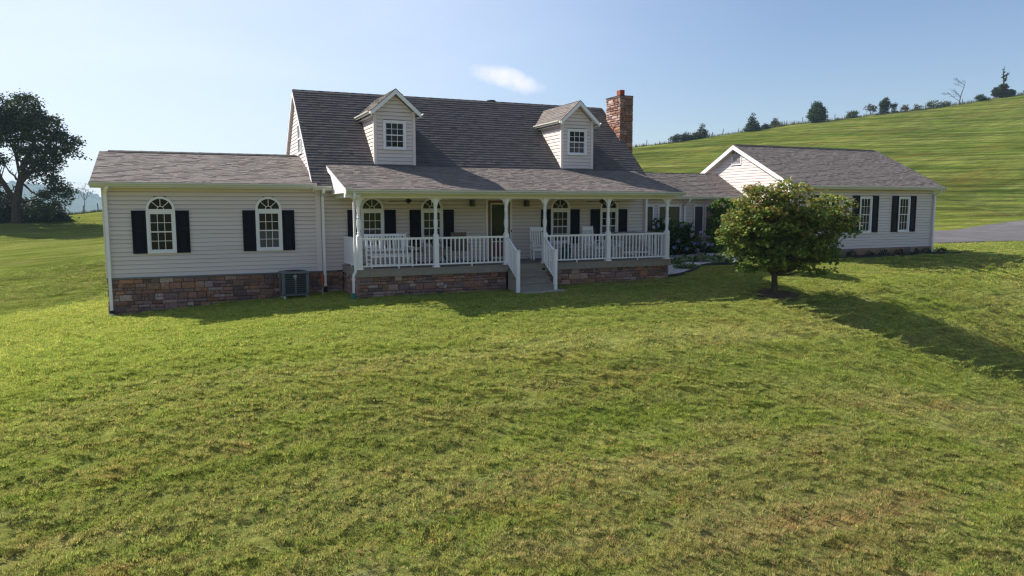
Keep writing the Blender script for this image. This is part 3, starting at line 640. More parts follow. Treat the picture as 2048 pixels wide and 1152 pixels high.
def ridge_caps(r, x0, x1, y, z, sl1, m=ridge_m, vent=False):
    mb = MB(); x = x0; n = 0
    h = .035 if vent else .012
    while x < x1:
        e = min(x+.30, x1); k = .003*(n % 2)
        mb.add([(x, y-.15, z-.15*sl1+h+k), (x, y, z+h+.012+k), (x, y+.15, z-.15*sl1+h+k), (e, y-.15, z-.15*sl1+h-.004), (e, y, z+h+.008), (e, y+.15, z-.15*sl1+h-.004),
                (x, y-.15, z-.15*sl1-.02), (x, y+.15, z-.15*sl1-.02), (e, y-.15, z-.15*sl1-.02), (e, y+.15, z-.15*sl1-.02)],
               [(0, 3, 4, 1), (1, 4, 5, 2), (0, 6, 8, 3), (2, 5, 9, 7), (0, 1, 2, 7, 6), (3, 8, 9, 5, 4)]); x = e; n += 1
    return obj('ridge_cap', mb, m, r)
# wing
rw = roofset(-6.23, -.002, -.37, 2.76, 3.04, 3.845, 6.45, 2.76, 1.12)
ridge_caps(rw, -6.0, -.12, 3.04, 3.845, .31, vent=True)
for q in ((-.37, 2.745), (6.45, 2.745)): rake(rw, (-6.245, q[0], q[1]), (-6.245, 3.04, 3.83), .15, .03, (1, 0, 0))
obj('fascia', MB().box(-6.23, .0, -.375, -.35, 2.60, 2.745), gutter_m, rw); gutter(rw, -6.26, -.005, -.376, 2.755)
obj('soffit', MB().box(-6.2, -.002, -.35, .0, 2.60, 2.62), soffit_m, rw)
# main
px0, px1 = .455, 12.24
s_p = (3.412-2.553)/(.456+2.741)
ym = lambda z: (z-2.705)/sl_m-.347
rm = roofset(-.11, 12.70, -.36, 2.705, 3.67, 6.235, 7.70, 2.705, .62, .145, th=(.014, .020), cuts=[(.75, 12.2, -1, 1.05)])
ridge_caps(rm, -.1, 12.69, 3.67, 6.235, .85)
for x, n_ in ((-.125, 1), (12.69, 1)):
    for q in (-.36, 7.70): rake(rm, (x, q, 2.69), (x, 3.67, 6.22), .17, .03, (n_, 0, 0))
# boxed overhang behind the left rake
obj('fascia', MB().box(-.11, .46, -.375, -.355, 2.56, 2.70).box(12.24, 12.7, -.375, -.355, 2.56, 2.70), gutter_m, rm)
gutter(rm, -.13, .44, -.376, 2.70); obj('soffit', MB().box(-.10, 12.68, -.352, .0, 2.57, 2.585), soffit_m, rm)
# porch roof
rp = slab('porch_roof', house, [(px0, -2.741, 2.553), (px1, -2.741, 2.553), (px1, .456, 3.412), (px0, .456, 3.412)], .07, white)
shingles(rp, (px0-.015, -2.755, 2.553), (1, 0, 0), px1-px0+.03, (0, 3.197, .859), math.hypot(3.197, .859), None, None, 1.0, .137)
rake(rp, (px0-.02, -2.74, 2.54), (px0-.02, .456, 3.405), .15, .03, (1, 0, 0)); rake(rp, (px1-.01, -2.74, 2.54), (px1-.01, .456, 3.405), .15, .03, (1, 0, 0))
obj('gable_end', MB().prism([(-2.6, 2.44), (-.02, 2.44), (-.02, 3.1)], .50, .53, 'x').prism([(-2.6, 2.44), (-.02, 2.44), (-.02, 3.1)], 12.1, 12.13, 'x'), white, rp)
gutter(rp, px0-.03, px1+.06, -2.742, 2.545)
obj('fascia', MB().box(px0, px1, -2.742, -2.72, 2.41, 2.54), gutter_m, rp)
obj('porch_beam', MB().box(.62, 12.1, -2.48, -2.30, 2.30, 2.45).box(.62, .80, -2.30, -.02, 2.32, 2.45).box(11.92, 12.1, -2.3, -.02, 2.32, 2.45), soffit_m, rp)
obj('porch_ceiling', MB().box(.46, 12.22, -2.72, -.0, 2.452, 2.47), white, rp)
obj('cornice_return', MB().bbox(.42, .86, -2.70, -2.5, 2.31, 2.44, .01), white, rp)

# ---- dormers
def dormer(x0, x1, wx0, wx1, ox0, ox1, zc):
    yf = .494; zb = 3.44; ze = 5.28; zp = 5.90; xc = (x0+x1)/2; yo = .26
    ysl = lambda z: ym(z)
    d = obj('dormer', MB().add([(x0+.02, yf+WY, zb), (x1-.02, yf+WY, zb), (x1-.02, yf+WY, ze), (xc, yf+WY, zp-.1), (x0+.02, yf+WY, ze), (x0+.02, ysl(ze)+.1, ze), (x1-.02, ysl(ze)+.1, ze), (xc, ysl(zp)+.1, zp-.1)],
        [(0, 1, 2, 3, 4), (0, 4, 5), (1, 6, 2), (4, 3, 7, 5), (3, 2, 6, 7), (0, 5, 6, 1), (5, 7, 6)]), lap_shade, house)
    rs = (zp-ze)/(xc-x0)
    clap(d, (x0, yf+WY, 0), (1, 0, 0), (0, -1, 0), .10, x1-x0-.10, 3.47, ze-.05, holes=[(wx0-x0+.01, wx1-x0-.01, 3.98, 4.93)])
    clap(d, (x0, yf+WY, 0), (1, 0, 0), (0, -1, 0), 0, 1, ze-.05+.0, zp-.14, lim=lambda z: ((z-ze)/rs+.12 if z > ze else .10, x1-x0-((z-ze)/rs+.12 if z > ze else .10)))
    clap(d, (x0+.02, 0, 0), (0, 1, 0), (-1, 0, 0), 0, 1, 3.47, ze-.06, lim=lambda z: (yf+.1, max(yf+.1, ysl(z)+.02)), vis=.8)
    clap(d, (x1-.02, 0, 0), (0, 1, 0), (1, 0, 0), 0, 1, 3.47, ze-.06, lim=lambda z: (yf+.1, max(yf+.1, ysl(z)+.02)), vis=.05)
    obj('corner_trim', MB().box(x0-.01, x0+.095, yf-.008, yf+WY, zb, ze-.02).box(x0-.01, x0+.018, yf+WY, yf+.10, zb, ze-.02), corner_m, d)
    obj('corner_trim', MB().box(x1-.095, x1+.01, yf-.008, yf+WY, zb, ze-.02).box(x1-.018, x1+.01, yf+WY, yf+.10, zb, ze-.02), corner_m, d)
    # roof: two slopes running back to the main roof
    zo = zp-(xc-ox0)*rs*.985
    for sx, xo in ((1, ox0), (-1, ox1)):
        zt_ = zp+.05; ze_ = zt_-abs(xc-xo)*rs
        yb1 = ysl(ze_)+.02; yb2 = ysl(zt_)+.02
        slab('dormer_roof', d, [(xo, yo, ze_), (xc, yo, zt_), (xc, yb2, zt_), (xo, yb1, ze_)], .07, white)
        sl_len = math.hypot(xc-xo, zt_-ze_); L_ = yb2-yo
        kk = (yb2-yb1)/sl_len
        if sx == 1: shingles(d, (xo-.01, yo-.012, ze_), (0, 1, 0), 1, (xc-xo, 0, zt_-ze_), sl_len, lambda v: 0, lambda v: yb1-yo+kk*v, 1.0, .12, .28)
        else: shingles(d, (xo+.01, yo-.012, ze_), (0, 1, 0), 1, (xc-xo, 0, zt_-ze_), sl_len, lambda v: 0, lambda v: yb1-yo+kk*v, 1.0, .12, .28)
        # front rake board
        p0 = Vector((xo, yo-.012, ze_-.01)); p1 = Vector((xc, yo-.012, zt_-.01)); dn = Vector((0, 0, -.155)); th = Vector((0, .03, 0))
        obj('rake_board', MB().add([p0, p1, p1+dn, p0+dn*.93, p0+th, p1+th, p1+dn+th, p0+dn*.93+th], [(0, 1, 2, 3), (7, 6, 5, 4), (0, 4, 5, 1), (1, 5, 6, 2), (2, 6, 7, 3), (3, 7, 4, 0)]), white, d)
        obj('soffit', MB().box(min(xo, xc-sx*(xc-x0 if sx == 1 else x1-xc)), max(xo, xc-sx*(xc-x0 if sx == 1 else x1-xc)), yo+.02, yb1, ze_-.165, ze_-.15), white, d)
        gutter_y(d, yo+.05, yb1-.05, xo, ze_, -sx)
    mb = MB(); y_ = yo
    while y_ < ysl(zp)+.0:
        e = y_+.28; mb.add([(xc-.12, y_, zp+.05-.12*rs+.012), (xc, y_, zp+.05+.022), (xc+.12, y_, zp+.05-.12*rs+.012), (xc-.12, e, zp+.05-.12*rs+.006), (xc, e, zp+.05+.016), (xc+.12, e, zp+.05-.12*rs+.006)], [(0, 1, 4, 3), (1, 2, 5, 4), (0, 2, 1), (3, 4, 5)]); y_ = e
    obj('ridge_cap', mb, ridge_m, d)
    window(d, wx0, wx1, yf, 3.97, 4.94, False, glass, glass2 if x0 > 5 else glass, trim=.065)
dormer(2.06, 3.48, 2.37, 3.15, 1.92, 3.63, 0)
dormer(9.10, 10.45, 9.35, 10.16, 8.97, 10.60, 0)
# bath vent hood near the ridge
obj('roof_vent', MB().lathe(7.7, 3.95, [(.10, 5.8), (.10, 6.28), (.20, 6.29), (.17, 6.33), (.02, 6.35)], 12), ridge_m, rm)

# ---- chimney
chim = obj('chimney', MB().box(12.56, 13.10, 1.94, 2.98, -.4, 6.50), mortar, house)
stonewall(chim, (12.56, 1.94, 0), (1, 0, 0), (0, -1, 0), -.04, .58, lambda u: 3.6, 6.52, 1.2, .85, 1.0)
stonewall(chim, (12.56, 2.98, 0), (0, -1, 0), (-1, 0, 0), -.02, 1.07, lambda u: 4.3, 6.52, 1.1, .85, 1.05)
stonewall(chim, (13.10, 1.94, 0), (0, 1, 0), (1, 0, 0), -.02, 1.06, lambda u: .0, 6.52, .05, 1.2)
stonewall(chim, (12.56, 1.94, 0), (1, 0, 0), (0, -1, 0), -.04, .58, lambda u: 0, 3.5, .05, 1.1)
obj('chimney_cap', MB().box(12.5, 13.14, 1.9, 3.0, 6.5, 6.545), mortar, chim)
fl = obj('flue', MB().bbox(12.54, 12.74, 1.92, 2.22, 6.545, 6.76, .01), flue_m, chim)
obj('brick', MB().box(12.53, 12.57, 1.93, 2.05, 6.55, 6.70), flue_m, chim)

# ============================================================ PORCH
PX = [.86, 3.24, 5.61, 7.00, 9.42, 11.85]; PY = -2.37; FZ = .18
pb = obj('porch_base', MB().box(.87, 5.60, -2.30, -.03, -1.1, -.05).box(7.0, 11.93, -2.30, -.03, -1.1, -.05).box(5.60, 7.0, -2.2, -.03, -1.0, -.1), mortar, house)
stonewall(pb, (.83, -2.30, 0), (1, 0, 0), (0, -1, 0), 0, 4.80, lambda u: -.68+.008*u, -.04, 1.2)
stonewall(pb, (7.0, -2.30, 0), (1, 0, 0), (0, -1, 0), 0, 4.98, lambda u: -.60+.018*u, -.04, 1.2)
stonewall(pb, (.87, -.03, 0), (0, -1, 0), (-1, 0, 0), 0, 2.31, lambda u: -.72, -.04, .8, bright=1.1)
stonewall(pb, (11.93, -2.30, 0), (0, 1, 0), (1, 0, 0), 0, 2.27, lambda u: -.52, -.04, .1)
dk = obj('porch_deck', MB().box(.80, 5.63, -2.43, -2.40, -.045, .155).box(7.0, 12.02, -2.43, -2.40, -.045, .155).box(.80, .83, -2.40, -.03, -.045, .155).box(11.99, 12.02, -2.40, -.03, -.045, .155).box(.83, 11.99, -2.399, -.03, .02, .14), deck_m, house)
y = -2.45; 
while y < -.05:
    obj('deck_board', MB().box(.78, 12.04, y, min(y+.138, -.005), .155, .18), deck_m, dk); y += .143
# steps
st = obj('steps', MB().box(5.66, 5.69, -3.25, -2.40, -.8, .0).prism([(-3.26, -.80), (-2.41, -.80), (-2.41, -.06), (-2.62, -.06), (-3.26, -.5)], 5.68, 5.71, 'x').prism([(-3.26, -.80), (-2.41, -.80), (-2.41, -.06), (-2.62, -.06), (-3.26, -.5)], 6.86, 6.89, 'x'), deck_m, house)
obj('riser', MB().box(5.71, 6.86, -2.445, -2.43, -.05, .153), deck_m, st)
for k in range(3):
    yy = -2.44-.27*(k+1); zt = .18-.205*(k+1)
    obj('tread', MB().bbox(5.66, 6.91, yy-.03, yy+.275, zt-.035, zt, .006), deck_m, st)
    obj('riser', MB().box(5.70, 6.87, yy, yy+.018, zt-.20, zt-.036), deck_m, st)
# stone landing slabs
for a, b in (((5.72, -3.62), (6.48, -3.22)), ((6.5, -3.58), (7.2, -3.24))):
    tag(obj('stepping_stone', MB().bbox(a[0], b[0], a[1], b[1], -.74, ground_z((a[0]+b[0])/2, a[1])+.035, .02), concrete), 'flat pale stone slab at the foot of the steps, '+('left one' if a[0] < 6 else 'right one'), 'stone slab', 'stone slabs at the steps')

def post(x, brk=(1, 1)):
    b = MB(); h = .075; zb0 = FZ
    b.box(x-h-.025, x+h+.025, PY-h-.025, PY+h+.025, zb0, zb0+.028).box(x-h-.012, x+h+.012, PY-h-.012, PY+h+.012, zb0+.028, zb0+.055)
    b.box(x-h, x+h, PY-h, PY+h, zb0+.055, 1.17)
    b.lathe(x, PY, [(.075, 1.165), (.088, 1.185), (.072, 1.205), (.055, 1.225), (.050, 1.25), (.062, 1.27), (.062, 1.285), (.046, 1.305), (.052, 1.36), (.064, 1.46), (.070, 1.54), (.064, 1.63), (.050, 1.70), (.062, 1.715), (.062, 1.73), (.045, 1.745), (.060, 1.765), (.045, 1.785), (.058, 1.80), (.048, 1.83), (.056, 1.92), (.060, 1.98), (.048, 2.05), (.062, 2.06), (.062, 2.08), (.05, 2.10)], 14)
    b.box(x-.058, x+.058, PY-.058, PY+.058, 2.095, 2.30).box(x-.08, x+.08, PY-.08, PY+.08, 2.272, 2.30)
    o = obj('porch_post', b, vinyl, house)
    for s_ in (-1, 1):
        if (s_ == -1 and not brk[0]) or (s_ == 1 and not brk[1]): continue
        q = [(x+s_*.058, 2.298), (x+s_*.20, 2.298), (x+s_*.20, 2.275), (x+s_*.155, 2.265), (x+s_*.12, 2.235), (x+s_*.10, 2.20), (x+s_*.085, 2.165), (x+s_*.058, 2.15)]
        obj('bracket', MB().prism(q if s_ > 0 else q[::-1], PY-.016, PY+.016), vinyl, o)
for i, x in enumerate(PX): post(x)
BAL = MB().box(-.0165, .0165, -.0165, .0165, 0, .80).mesh('baluster', vinyl); fixn(BAL)
def railing(a, b, foot=True, sl=0):
    """level or sloping rail from a to b = (x,y,z of the floor line)"""
    a = Vector(a); b = Vector(b); L_ = (b-a).length; d = (b-a).normalized()
    tr_ = MB(); tr_.obox(a+Vector((0, 0, .915)), b+Vector((0, 0, .915)), .062, .038); tr_.obox(a+Vector((0, 0, .885)), b+Vector((0, 0, .885)), .038, .03)
    r = obj('railing', tr_, vinyl, house)
    obj('bottom_rail', MB().obox(a+Vector((0, 0, .095)), b+Vector((0, 0, .095)), .042, .045), vinyl, r)
    n = max(2, int(round(L_/.136)))
    for k in range(1, n):
        q = a+(b-a)*k/n; o = place('baluster', BAL, r, (q.x, q.y, q.z+.10)); 
        if sl: o.scale = (1, 1, .97)
    if foot:
        q = (a+b)/2; obj('foot_block', MB().box(q.x-.018, q.x+.018, q.y-.018, q.y+.018, q.z-.0+.001, q.z+.072), vinyl, r)
for i, j in ((0, 1), (1, 2), (3, 4), (4, 5)): railing((PX[i]+.075, PY, FZ), (PX[j]-.075, PY, FZ))
railing((PX[0], -2.29, FZ), (PX[0], -.03, FZ)); railing((PX[5], -2.29, FZ), (PX[5], -.03, FZ))
for x in (PX[2], PX[3]+.0):
    x = x+(.02 if x < 6 else -.06); railing((x, -2.45, FZ-.03), (x, -3.20, -.30), False, 1)
    nb = MB().box(x-.05, x+.05, -3.31, -3.21, ground_z(x, -3.26)-.05, .66).bbox(x-.062, x+.062, -3.322, -3.198, .66, .69, .006)
    obj('newel_post', nb, vinyl, house)

# ---- downspouts
d1 = downspout(house, [(-5.80, -.42, 2.64), (-5.86, -.36, 2.55), (-5.90, -.075, 2.44), (-5.905, -.075, -1.0)], .085)
obj('drain_collar', MB().lathe(-5.905, -.075, [(.07, -1.02), (.07, -.94)], 12), rubber, d1); obj('drain_pipe', MB().lathe(-5.905, -.075, [(.06, -1.25), (.06, -1.03)], 12), pvc, d1)
d2 = downspout(house, [(.20, -.44, 2.60), (.20, -.40, 2.50), (.21, -.09, 2.40), (.22, -.09, -.45)], .085)
obj('drain_collar', MB().bbox(.165, .275, -.14, -.035, -.5, -.42, .01), white, d2); obj('drain_boot', MB().lathe(.22, -.09, [(.075, -.78), (.06, -.52), (.05, -.5)], 12), rubber, d2)
d3 = downspout(house, [(.66, -2.82, 2.44), (.67, -2.80, 2.30), (.70, -2.52, 2.13), (.70, -2.51, .14), (.64, -2.50, .02), (.645, -2.44, -.50)], .062, .062)
obj('pipe_coupling', MB().lathe(.645, -2.46, [(.05, -.12), (.052, -.06)], 12), white, d3); obj('drain_boot', MB().lathe(.645, -2.44, [(.085, -.66), (.075, -.56), (.05, -.50)], 12), green_pvc, d3); obj('drain_pipe', MB().lathe(.645, -2.44, [(.095, -.85), (.095, -.66)], 12), rubber, d3)
downspout(house, [(12.52, -.30, 2.5), (12.52, -.075, 2.36), (12.52, -.075, -.4)], .09)

# ============================================================ BREEZEWAY (sunroom link) and GARAGE
by = 3.2; bz0 = .02
bw = obj('breezeway_wall', MB().box(12.56, 19.94, by+WY, 6.4, -.3, 2.42).prism([(by+WY, 2.42), (6.4, 2.42), (4.9, 3.3)], 12.56, 19.94, 'x'), lap_shade, house)
BW = [(14.15, 15.13), (15.36, 16.57), (17.30, 17.86), (17.93, 18.75)]
clap(bw, (12.56, by+WY, 0), (1, 0, 0), (0, -1, 0), .02, 7.38, .1, 2.40, holes=[(a-12.56, b-12.56, .67, 2.12) for a, b in BW], vis=.7)
for i, (a, b) in enumerate(BW):
    f = MB(); tr_ = .06
    f.box(a, a+tr_, by-.03, by+.05, .66, 2.12).box(b-tr_, b, by-.03, by+.05, .66, 2.12).box(a+tr_, b-tr_, by-.03, by+.05, 2.05, 2.12).box(a+tr_, b-tr_, by-.045, by+.05, .66, .73)
    wi = obj('window', f, white, house)
    obj('pane', MB().box(a+tr_, b-tr_, by+.01, by+.016, .73, 2.05), sun_glass if i < 2 else glass2, wi)
    if i in (0, 1): obj('curtain', MB().box(a+tr_+.25, min(a+tr_+.62, b-tr_), by+.004, by+.009, .73, 1.55), glass3, wi)
    obj('backing', MB().box(a+.05, b-.05, by+.052, by+.058, .7, 2.1), dark_in, wi)
rb = roofset(12.56, 19.93, 2.80, 2.50, 4.9, 3.62, 7.0, 2.5, .95)
ridge_caps(rb, 12.7, 19.6, 4.9, 3.62, .53); gutter(rb, 12.6, 19.9, 2.79, 2.50)
obj('fascia', MB().box(12.6, 19.93, 2.79, 2.81, 2.37, 2.49), gutter_m, rb); obj('soffit', MB().box(12.6, 19.93, 2.81, by, 2.37, 2.385), soffit_m, rb)
downspout(house, [(16.72, 2.72, 2.38), (16.72, 2.78, 2.28), (16.75, 3.13, 2.12), (16.75, 3.13, .1)], .08)

gw = obj('garage_wall', MB().box(19.95, 28.86, WY, 7.0, -.4, 2.84).prism([(WY, 2.84), (7.0, 2.84), (3.5, 4.66)], 19.95, 28.86, 'x'), lap_shade, house)
GW = [(21.50, 22.26), (23.98, 24.75), (26.47, 27.22)]
clap(gw, (19.95, WY, 0), (1, 0, 0), (0, -1, 0), .12, 8.80, .145, 2.80, holes=[(a-19.94, b-19.96, .85, 2.49) for a, b in GW], vis=.9)
clap(gw, (19.95, WY, 0), (0, 1, 0), (-1, 0, 0), .1, 6.95, .145, 2.80, vis=.3)
gs = (4.90-2.92)/3.9
clap(gw, (19.95, 0, 0), (0, 1, 0), (-1, 0, 0), .1, 6.95, 2.80, 4.62, holes=[(3.16, 3.84, 3.97, 4.62)], lim=lambda z: ((z-2.92)/gs-.32+.08, 7.32-(z-2.92)/gs-.08), vis=.9)
clap(gw, (28.86, 0, 0), (0, 1, 0), (1, 0, 0), .1, 6.95, .145, 2.80, vis=.02)
obj('corner_trim', MB().box(28.76, 28.90, -.015, WY, .14, 2.8).box(28.865, 28.90, WY, .13, .14, 2.8), corner_m, house)
obj('corner_trim', MB().box(19.90, 20.05, -.015, WY, .14, 2.8).box(19.90, 19.945, WY, .13, .14, 2.8), corner_m, house)
gf = obj('garage_base', MB().box(19.97, 28.85, .0, .02, -.6, .14), mortar, house)
rg = random.Random(3); x = 19.98
while x < 28.8:
    w_ = rg.uniform(.3, .6); e = min(x+w_, 28.84); stones.add(MB().box(x, e-.008, -.022-rg.uniform(0, .012), .0, -.5, .135, tuple(v*1.1 for v in rg.choice(SC))), gf, .01); x = e
for a, b in GW:
    window(house, a, b, 0, .84, 2.49, False, glass, glass, trim=.08); shutter(house, a-.42, a-.005, -.004, .86, 2.53); shutter(house, b+.005, b+.42, -.004, .86, 2.53)
rgf = roofset(19.70, 29.02, -.40, 2.92, 3.5, 4.90, 7.4, 2.92, .98)
ridge_caps(rgf, 19.8, 28.8, 3.5, 4.90, .51, vent=True); gutter(rgf, 19.72, 29.05, -.41, 2.92)
obj('fascia', MB().box(19.72, 29.0, -.415, -.395, 2.78, 2.91), gutter_m, rgf); obj('soffit', MB().box(19.7, 29.0, -.395, .0, 2.785, 2.80), soffit_m, rgf)
for xx, nn in ((19.68, 1), (29.01, 1)):
    for q in (-.40, 7.40): rake(rgf, (xx, q, 2.91), (xx, 3.5, 4.89), .19, .03, (nn, 0, 0))
obj('rake_soffit', MB().add([(19.71, -.38, 2.79), (19.93, -.38, 2.79), (19.93, 3.5, 4.77), (19.71, 3.5, 4.77), (19.93, 7.38, 2.79), (19.71, 7.38, 2.79)], [(0, 1, 2, 3), (3, 2, 4, 5)]), white, rgf)
gv = obj('gable_vent', MB().box(19.915, 19.95, 3.17, 3.22, 3.98, 4.45).box(19.915, 19.95, 3.78, 3.83, 3.98, 4.45).box(19.915, 19.95, 3.22, 3.78, 3.98, 4.02).prism([(3.17, 4.45), (3.22, 4.45), (3.5, 4.60), (3.78, 4.45), (3.83, 4.45), (3.5, 4.655)], 19.915, 19.95, 'x'), white, house)
for k in range(9):
    z_ = 4.03+k*.055; hw = .28 if z_ < 4.42 else .20
    obj('slat', MB().obox((19.935, 3.5-hw, z_+.02), (19.935, 3.5+hw, z_+.02), .04, .007, (1, 0, 1.4)), white, gv)
downspout(house, [(28.80, -.42, 2.80), (28.80, -.35, 2.68), (28.83, -.075, 2.56), (28.83, -.075, .1)], .09)
obj('drain_pipe', MB().lathe(28.83, -.075, [(.06, -.25), (.06, .1)], 10), pvc, house)
boards.flush(); stones.flush()

# ============================================================ THINGS ON AND BY THE PORCH
for x, lb in ((5.31, 'left of the front door'), (7.39, 'right of the front door')):
    t_ = thing('wall_lantern', 'bronze box lantern on the siding '+lb, 'lantern', (x, -.01, 2.0), 0, 'porch lanterns')
    obj('wall_plate', MB().box(x-.05, x+.05, -.03, -.0, 2.1, 2.26), metal_b, t_); c = MB()
    for sx in (-1, 1):
        for sy in (-1, 1): c.box(x+sx*.065-.007, x+sx*.065+.007, -.135+sy*.065-.007, -.135+sy*.065+.007, 2.07, 2.25)
    c.box(x-.078, x+.078, -.213, -.057, 2.055, 2.07).box(x-.085, x+.085, -.22, -.05, 2.25, 2.268).box(x-.03, x+.03, -.165, -.02, 2.268, 2.285)
    obj('cage', c, metal_b, t_); obj('glass_shade', MB().box(x-.055, x+.055, -.19, -.08, 2.075, 2.245), glass2, t_)
for x, lb in ((2.72, 'left'), (9.88, 'right')):
    yy = -1.2; t_ = thing('ceiling_fan', 'dark ceiling fan under the porch ceiling, '+lb+' end of the porch', 'ceiling fan', (x, yy, 2.45), 0, 'porch ceiling fans')
    obj('motor', MB().lathe(x, yy, [(.03, 2.45), (.03, 2.30), (.10, 2.28), (.11, 2.22), (.05, 2.18), (.05, 2.15)], 12), metal_b, t_)
    for k in range(5):
        a = k*2*math.pi/5+(.35 if x < 5 else .9); dx, dy = math.cos(a), math.sin(a); b = MB()
        b.obox((x+dx*.09, yy+dy*.09, 2.24), (x+dx*.2, yy+dy*.2, 2.23), .03, .01); q = Vector((-dy, dx, .12))
        p0 = Vector((x+dx*.18, yy+dy*.18, 2.23)); p1 = Vector((x+dx*.62, yy+dy*.62, 2.22)); up_ = Vector((0, 0, .008))
        b.add([p0-q*.05, p0+q*.05, p1+q*.07, p1-q*.07, p0-q*.05+up_, p0+q*.05+up_, p1+q*.07+up_, p1-q*.07+up_], [(0, 1, 2, 3), (7, 6, 5, 4), (0, 4, 5, 1), (1, 5, 6, 2), (2, 6, 7, 3), (3, 7, 4, 0)])
        obj('blade', b, metal_b, t_)
def rocking_chair():
    t_ = thing('rocking_chair', 'white slatted rocking chair beside the front window, partly behind the post right of the steps', 'rocking chair', (0, 0, 0), 0, 'white rocking chairs on the porch')
    tilt = .20
    def B(u, z, o=0): return Vector((u, .20+(z-.42)*tilt+o, z))
    for s_ in (-1, 1):
        pts = [Vector((s_*.27, -.42+.95*k/10, .02+.085*((k-4.6)/5.2)**2)) for k in range(11)]
        m = MB()
        for a, b in zip(pts[:-1], pts[1:]): m.obox(a, b+(b-a)*.05, .03, .035)
        obj('rocker', m, white_c, t_)
        obj('leg', MB().obox((s_*.27, -.26, .03), (s_*.27, -.24, .64), .04, .04, (0, 1, 0)), white_c, t_)
        obj('leg', MB().obox((s_*.27, .20, .03), B(s_*.27, 1.17), .038, .038, (0, 1, 0)), white_c, t_)
        obj('armrest', MB().bbox(s_*.29-.045, s_*.29+.045, -.32, .24, .635, .66, .008), white_c, t_)
    s = MB()
    for k in range(9): s.bbox(-.26, .26, -.27+k*.052, -.27+k*.052+.044, .42, .437, .003)
    obj('seat', s, white_c, t_)
    obj('seat_rail', MB().box(-.25, .25, -.27, -.245, .36, .415), white_c, t_); obj('seat_rail', MB().box(-.25, .25, .185, .21, .36, .415), white_c, t_)
    for z in (.14, .25): obj('stretcher', MB().obox((-.25, -.25, z), (.25, -.25, z), .022, .022), white_c, t_)
    for s_ in (-1, 1):
        for z in (.16, .27): obj('stretcher', MB().obox((s_*.27, -.24, z), (s_*.27, .20, z), .02, .02), white_c, t_)
    obj('head_rail', MB().add([B(-.25, 1.03, -.012), B(.25, 1.03, -.012), B(.25, 1.15, -.012), B(-.25, 1.15, -.012), B(-.25, 1.03, .012), B(.25, 1.03, .012), B(.25, 1.15, .012), B(-.25, 1.15, .012)], [(0, 1, 2, 3), (7, 6, 5, 4), (0, 4, 5, 1), (1, 5, 6, 2), (2, 6, 7, 3), (3, 7, 4, 0)]), white_c, t_)
    obj('lower_rail', MB().obox(B(-.25, .50), B(.25, .50), .022, .05), white_c, t_)
    for k in range(6): obj('back_slat', MB().obox(B(-.2+k*.08, .50), B(-.2+k*.08, 1.04), .038, .012, (0, 1, 0)), white_c, t_)
    return t_
rc = rocking_chair(); rc.location = (7.42, -1.15, FZ); rc.rotation_euler = (0, 0, R(-14))
dup(rc, (9.55, -1.25, FZ), R(20), 'white slatted rocking chair standing between the two windows right of the steps')
# glider bench
t_ = thing('glider_bench', 'white slatted glider bench behind the left end of the porch railing', 'bench', (0, 0, 0))
L0 = 1.30
for s_ in (-1, 1):
    x = s_*L0/2
    obj('back_post', MB().obox((x, .22, .0), (x, .40, 1.02), .045, .045, (0, 1, 0)), white_c, t_); obj('leg', MB().obox((x, -.32, 0), (x, -.30, .62), .045, .045, (0, 1, 0)), white_c, t_)
    obj('armrest', MB().bbox(x-.05, x+.05, -.36, .32, .615, .64, .008), white_c, t_)
    for z in (.12, .24, .40): obj('side_rail', MB().obox((x, -.30, z), (x, .26, z), .03, .045), white_c, t_)
for z, h, nm in ((.985, .075, 'head_rail'), (.885, .035, 'back_rail'), (.52, .06, 'back_rail')): obj(nm, MB().box(-L0/2+.02, L0/2-.02, .20+z*.175-.012, .20+z*.175+.012, z-h/2, z+h/2), white_c, t_)
for k in range(14):
    x = -L0/2+.06+k*(L0-.12)/13; obj('back_slat', MB().obox((x, .20+.53*.175, .53), (x, .20+.96*.175, .96), .042, .012, (0, 1, 0)), white_c, t_)
for k in range(7): obj('seat_slat', MB().bbox(-L0/2+.03, L0/2-.03, -.31+k*.075, -.25+k*.075, .40, .418, .003), white_c, t_)
for z in (.36, .10): obj('front_rail', MB().box(-L0/2+.02, L0/2-.02, -.335, -.305, z-.03, z+.03), white_c, t_)
for k in range(8):
    x = -L0/2+.12+k*(L0-.24)/7; obj('front_slat', MB().box(x-.02, x+.02, -.33, -.31, .13, .33), white_c, t_)
t_.location = (1.92, -1.75, FZ); t_.rotation_euler = (0, 0, R(2))
def patio_chair(label):
    t_ = thing('patio_chair', label, 'patio chair', (0, 0, 0), 0, 'brown patio chairs at the round table')
    obj('back_sling', MB().add([(-.24, .20, .42), (.24, .20, .42), (.24, .38, 1.0), (-.24, .38, 1.0), (-.24, .22, .42), (.24, .22, .42), (.24, .40, 1.0), (-.24, .40, 1.0)], [(0, 1, 2, 3), (7, 6, 5, 4), (0, 4, 5, 1), (1, 5, 6, 2), (2, 6, 7, 3), (3, 7, 4, 0)]), sling, t_)
    obj('seat_sling', MB().bbox(-.24, .24, -.28, .22, .40, .42, .008), sling, t_)
    for s_ in (-1, 1):
        obj('frame', MB().tube([(s_*.26, .40, 1.02), (s_*.26, .21, .42), (s_*.26, -.30, .42), (s_*.26, -.33, .50), (s_*.27, -.28, .64), (s_*.27, .1, .66), (s_*.27, .27, .62)], .014, 6), iron, t_)
    obj('base', MB().tube([(0, 0, .40), (0, 0, .10)], .03, 8).tube([(-.26, -.26, .01), (0, 0, .10), (.26, .26, .01)], .016, 6).tube([(.26, -.26, .01), (0, 0, .10), (-.26, .26, .01)], .016, 6), iron, t_)
    return t_
pc = patio_chair('brown sling patio chair left of the round table, near the glider bench'); pc.location = (3.0, -.75, FZ); pc.rotation_euler = (0, 0, R(62))
